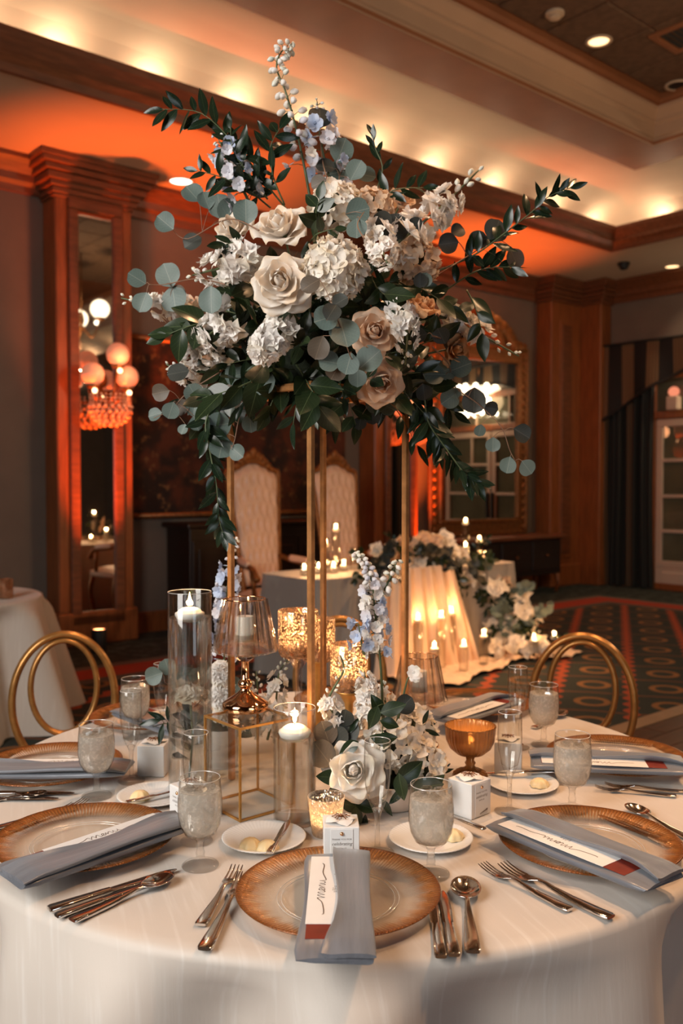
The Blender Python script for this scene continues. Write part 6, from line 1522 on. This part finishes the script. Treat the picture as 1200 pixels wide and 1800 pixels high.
for px, py, Y, lb in ((590, 926, 7.02, 'tall lit candle beside the second throne'), (572, 952, 6.85, 'lower lit candle beside the second throne'),
        (535, 1001, 6.64, 'short lit candle left of the front post'), (560, 1002, 6.74, 'short lit candle between the gold posts'),
        (586, 1003, 6.80, 'short lit candle right of the back post'), (604, 996, 6.95, 'lit candle left of the white spire'), (622, 970, 7.1, 'lit candle behind the white spire tip'),
        (818, 915, 7.85, 'tallest lit candle at the head table right end'), (842, 946, 7.95, 'lit candle right of the tallest at the head table right end'),
        (818, 958, 7.68, 'lit candle below the tallest at the head table right end'), (853, 982, 7.86, 'lowest lit candle at the head table corner')):
    far_candle(px, py, Y, .7575, .034, lb, HT, powr=3.2)
for px, py, Y, lb in ((735, 1085, 6.72, 'lit carpet candle closest to the right post'), (775, 1081, 6.80, 'tall lit candle before the blush drape'), (793, 1073, 6.98, 'tallest lit candle standing on the carpet'),
        (763, 1135, 6.55, 'short lit candle behind the crystal lamp'), (815, 1131, 6.70, 'short lit candle mid row on the carpet'), (850, 1113, 6.95, 'lit candle under the falling flowers'),
        (938, 1121, 7.10, 'lit candle near the end of the blush cloth'), (974, 1116, 7.28, 'farthest right lit candle on the carpet')):
    far_candle(px, py, Y, .034, .036, lb, HF, powr=4.0)

# flowers of the head table: garland on the table, cascade to the floor
bg = 'blooms of the head table garland'; cg = 'blooms falling from the head table to the carpet'
rb = random.Random(77)
def bloom(p, s, mt, label, group):
    t = thing('garland_bloom', label, 'flower', frame_z(p, V((rb.uniform(-.5, .5), -1, rb.uniform(-.1, .7))), 1, rb.uniform(0, 6)), group)
    part('outer_petals', m_ruffle(mt, rb.randrange(5)), t, Matrix.Scale(s, 4)); part('inner_petals', m_ruffle(mt, rb.randrange(5)), t, Matrix.Translation(V((0, 0, s*.25))) @ rz(1.2) @ Matrix.Scale(s*.62, 4))
for (x, y, r) in ((722, 962, 15), (735, 985, 14), (742, 952, 15), (758, 968, 16), (770, 990, 14), (778, 948, 15), (790, 970, 15), (800, 990, 13), (752, 1002, 12), (812, 975, 12), (775, 1005, 15), (798, 1008, 14), (700, 975, 13), (706, 955, 12), (690, 965, 12), (728, 1008, 13), (672, 975, 11), (660, 965, 10), (835, 1008, 13), (765, 955, 13), (825, 1015, 12), (787, 955, 11)):
    s_ = -.33+.985*(x-700)/150; q = SL(s_, hy+rb.uniform(-.12, .06), 0); p = P(x, y, q.y)
    bloom(p, r/FPX*p.y*1.25, rb.choice(('hydrangea_petal', 'peach_lit_hydrangea_petal', 'hydrangea_petal')), 'cream bloom in the garland on the head table', bg)  # peach petals put warm light into the cream blooms by colour
for (x, y, r) in ((873, 1034, 15), (884, 1025, 12), (872, 1072, 14), (917, 1055, 15), (920, 1075, 14), (892, 1098, 14), (910, 1110, 11), (925, 1102, 15), (935, 1118, 12), (880, 1118, 13), (950, 1132, 13), (905, 1132, 14), (928, 1140, 14), (870, 1140, 14), (890, 1148, 12), (958, 1142, 11), (862, 1100, 11), (940, 1090, 11), (915, 1090, 11), (848, 1050, 11)):
    Y = 7.42+rb.uniform(-.12, .12)-(.25 if y > 1120 else 0); p = P(x, y, Y); p.z = max(p.z, .06)
    bloom(p, r/FPX*p.y*1.25, rb.choice(('hydrangea_petal', 'peach_lit_hydrangea_petal', 'hydrangea_petal')), 'cream bloom in the flowers spilling onto the carpet', cg)  # warmth of the light on cream blooms comes from peach petal colour
for i in range(34):
    x = 640+205*(i/33)+rb.uniform(-6, 6); s_ = -.33+.985*(x-700)/150; q = SL(s_, hy+.02, 0); y = rb.uniform(965, 1000); p = P(x, y, q.y+.03); dn = rb.random() < .55
    tip = p+V((rb.uniform(-.12, .12), -.08-.05*rb.random(), -.26*rb.random()-.05 if dn else .16*rb.random()))
    sprig([p, p.lerp(tip, .5)+V((0, -.03, .02)), tip], rb.choice((1, 2, 3)), 7, .085, 1.2, 'dark leaf sprig in the head table garland', 'leaf sprigs of the head table garland', name='garland_leaf_sprig')
for i in range(30):
    k = i/29; x = 845+95*k+rb.uniform(-18, 26); y = 1025+115*k+rb.uniform(-16, 14); p = P(x, y, 7.52-.2*k); p.z = max(p.z, .05)
    tip = p+V((rb.uniform(-.14, .18), -.05-.05*rb.random(), rb.uniform(-.12, .16))); tip.z = max(tip.z, .04)
    sprig([p, p.lerp(tip, .5)+V((0, -.02, .02)), tip], rb.choice((1, 2, 0)), 7, .085, 1.2, 'dark leaf sprig among the flowers spilling onto the carpet', 'leaf sprigs falling to the carpet', name='garland_leaf_sprig')
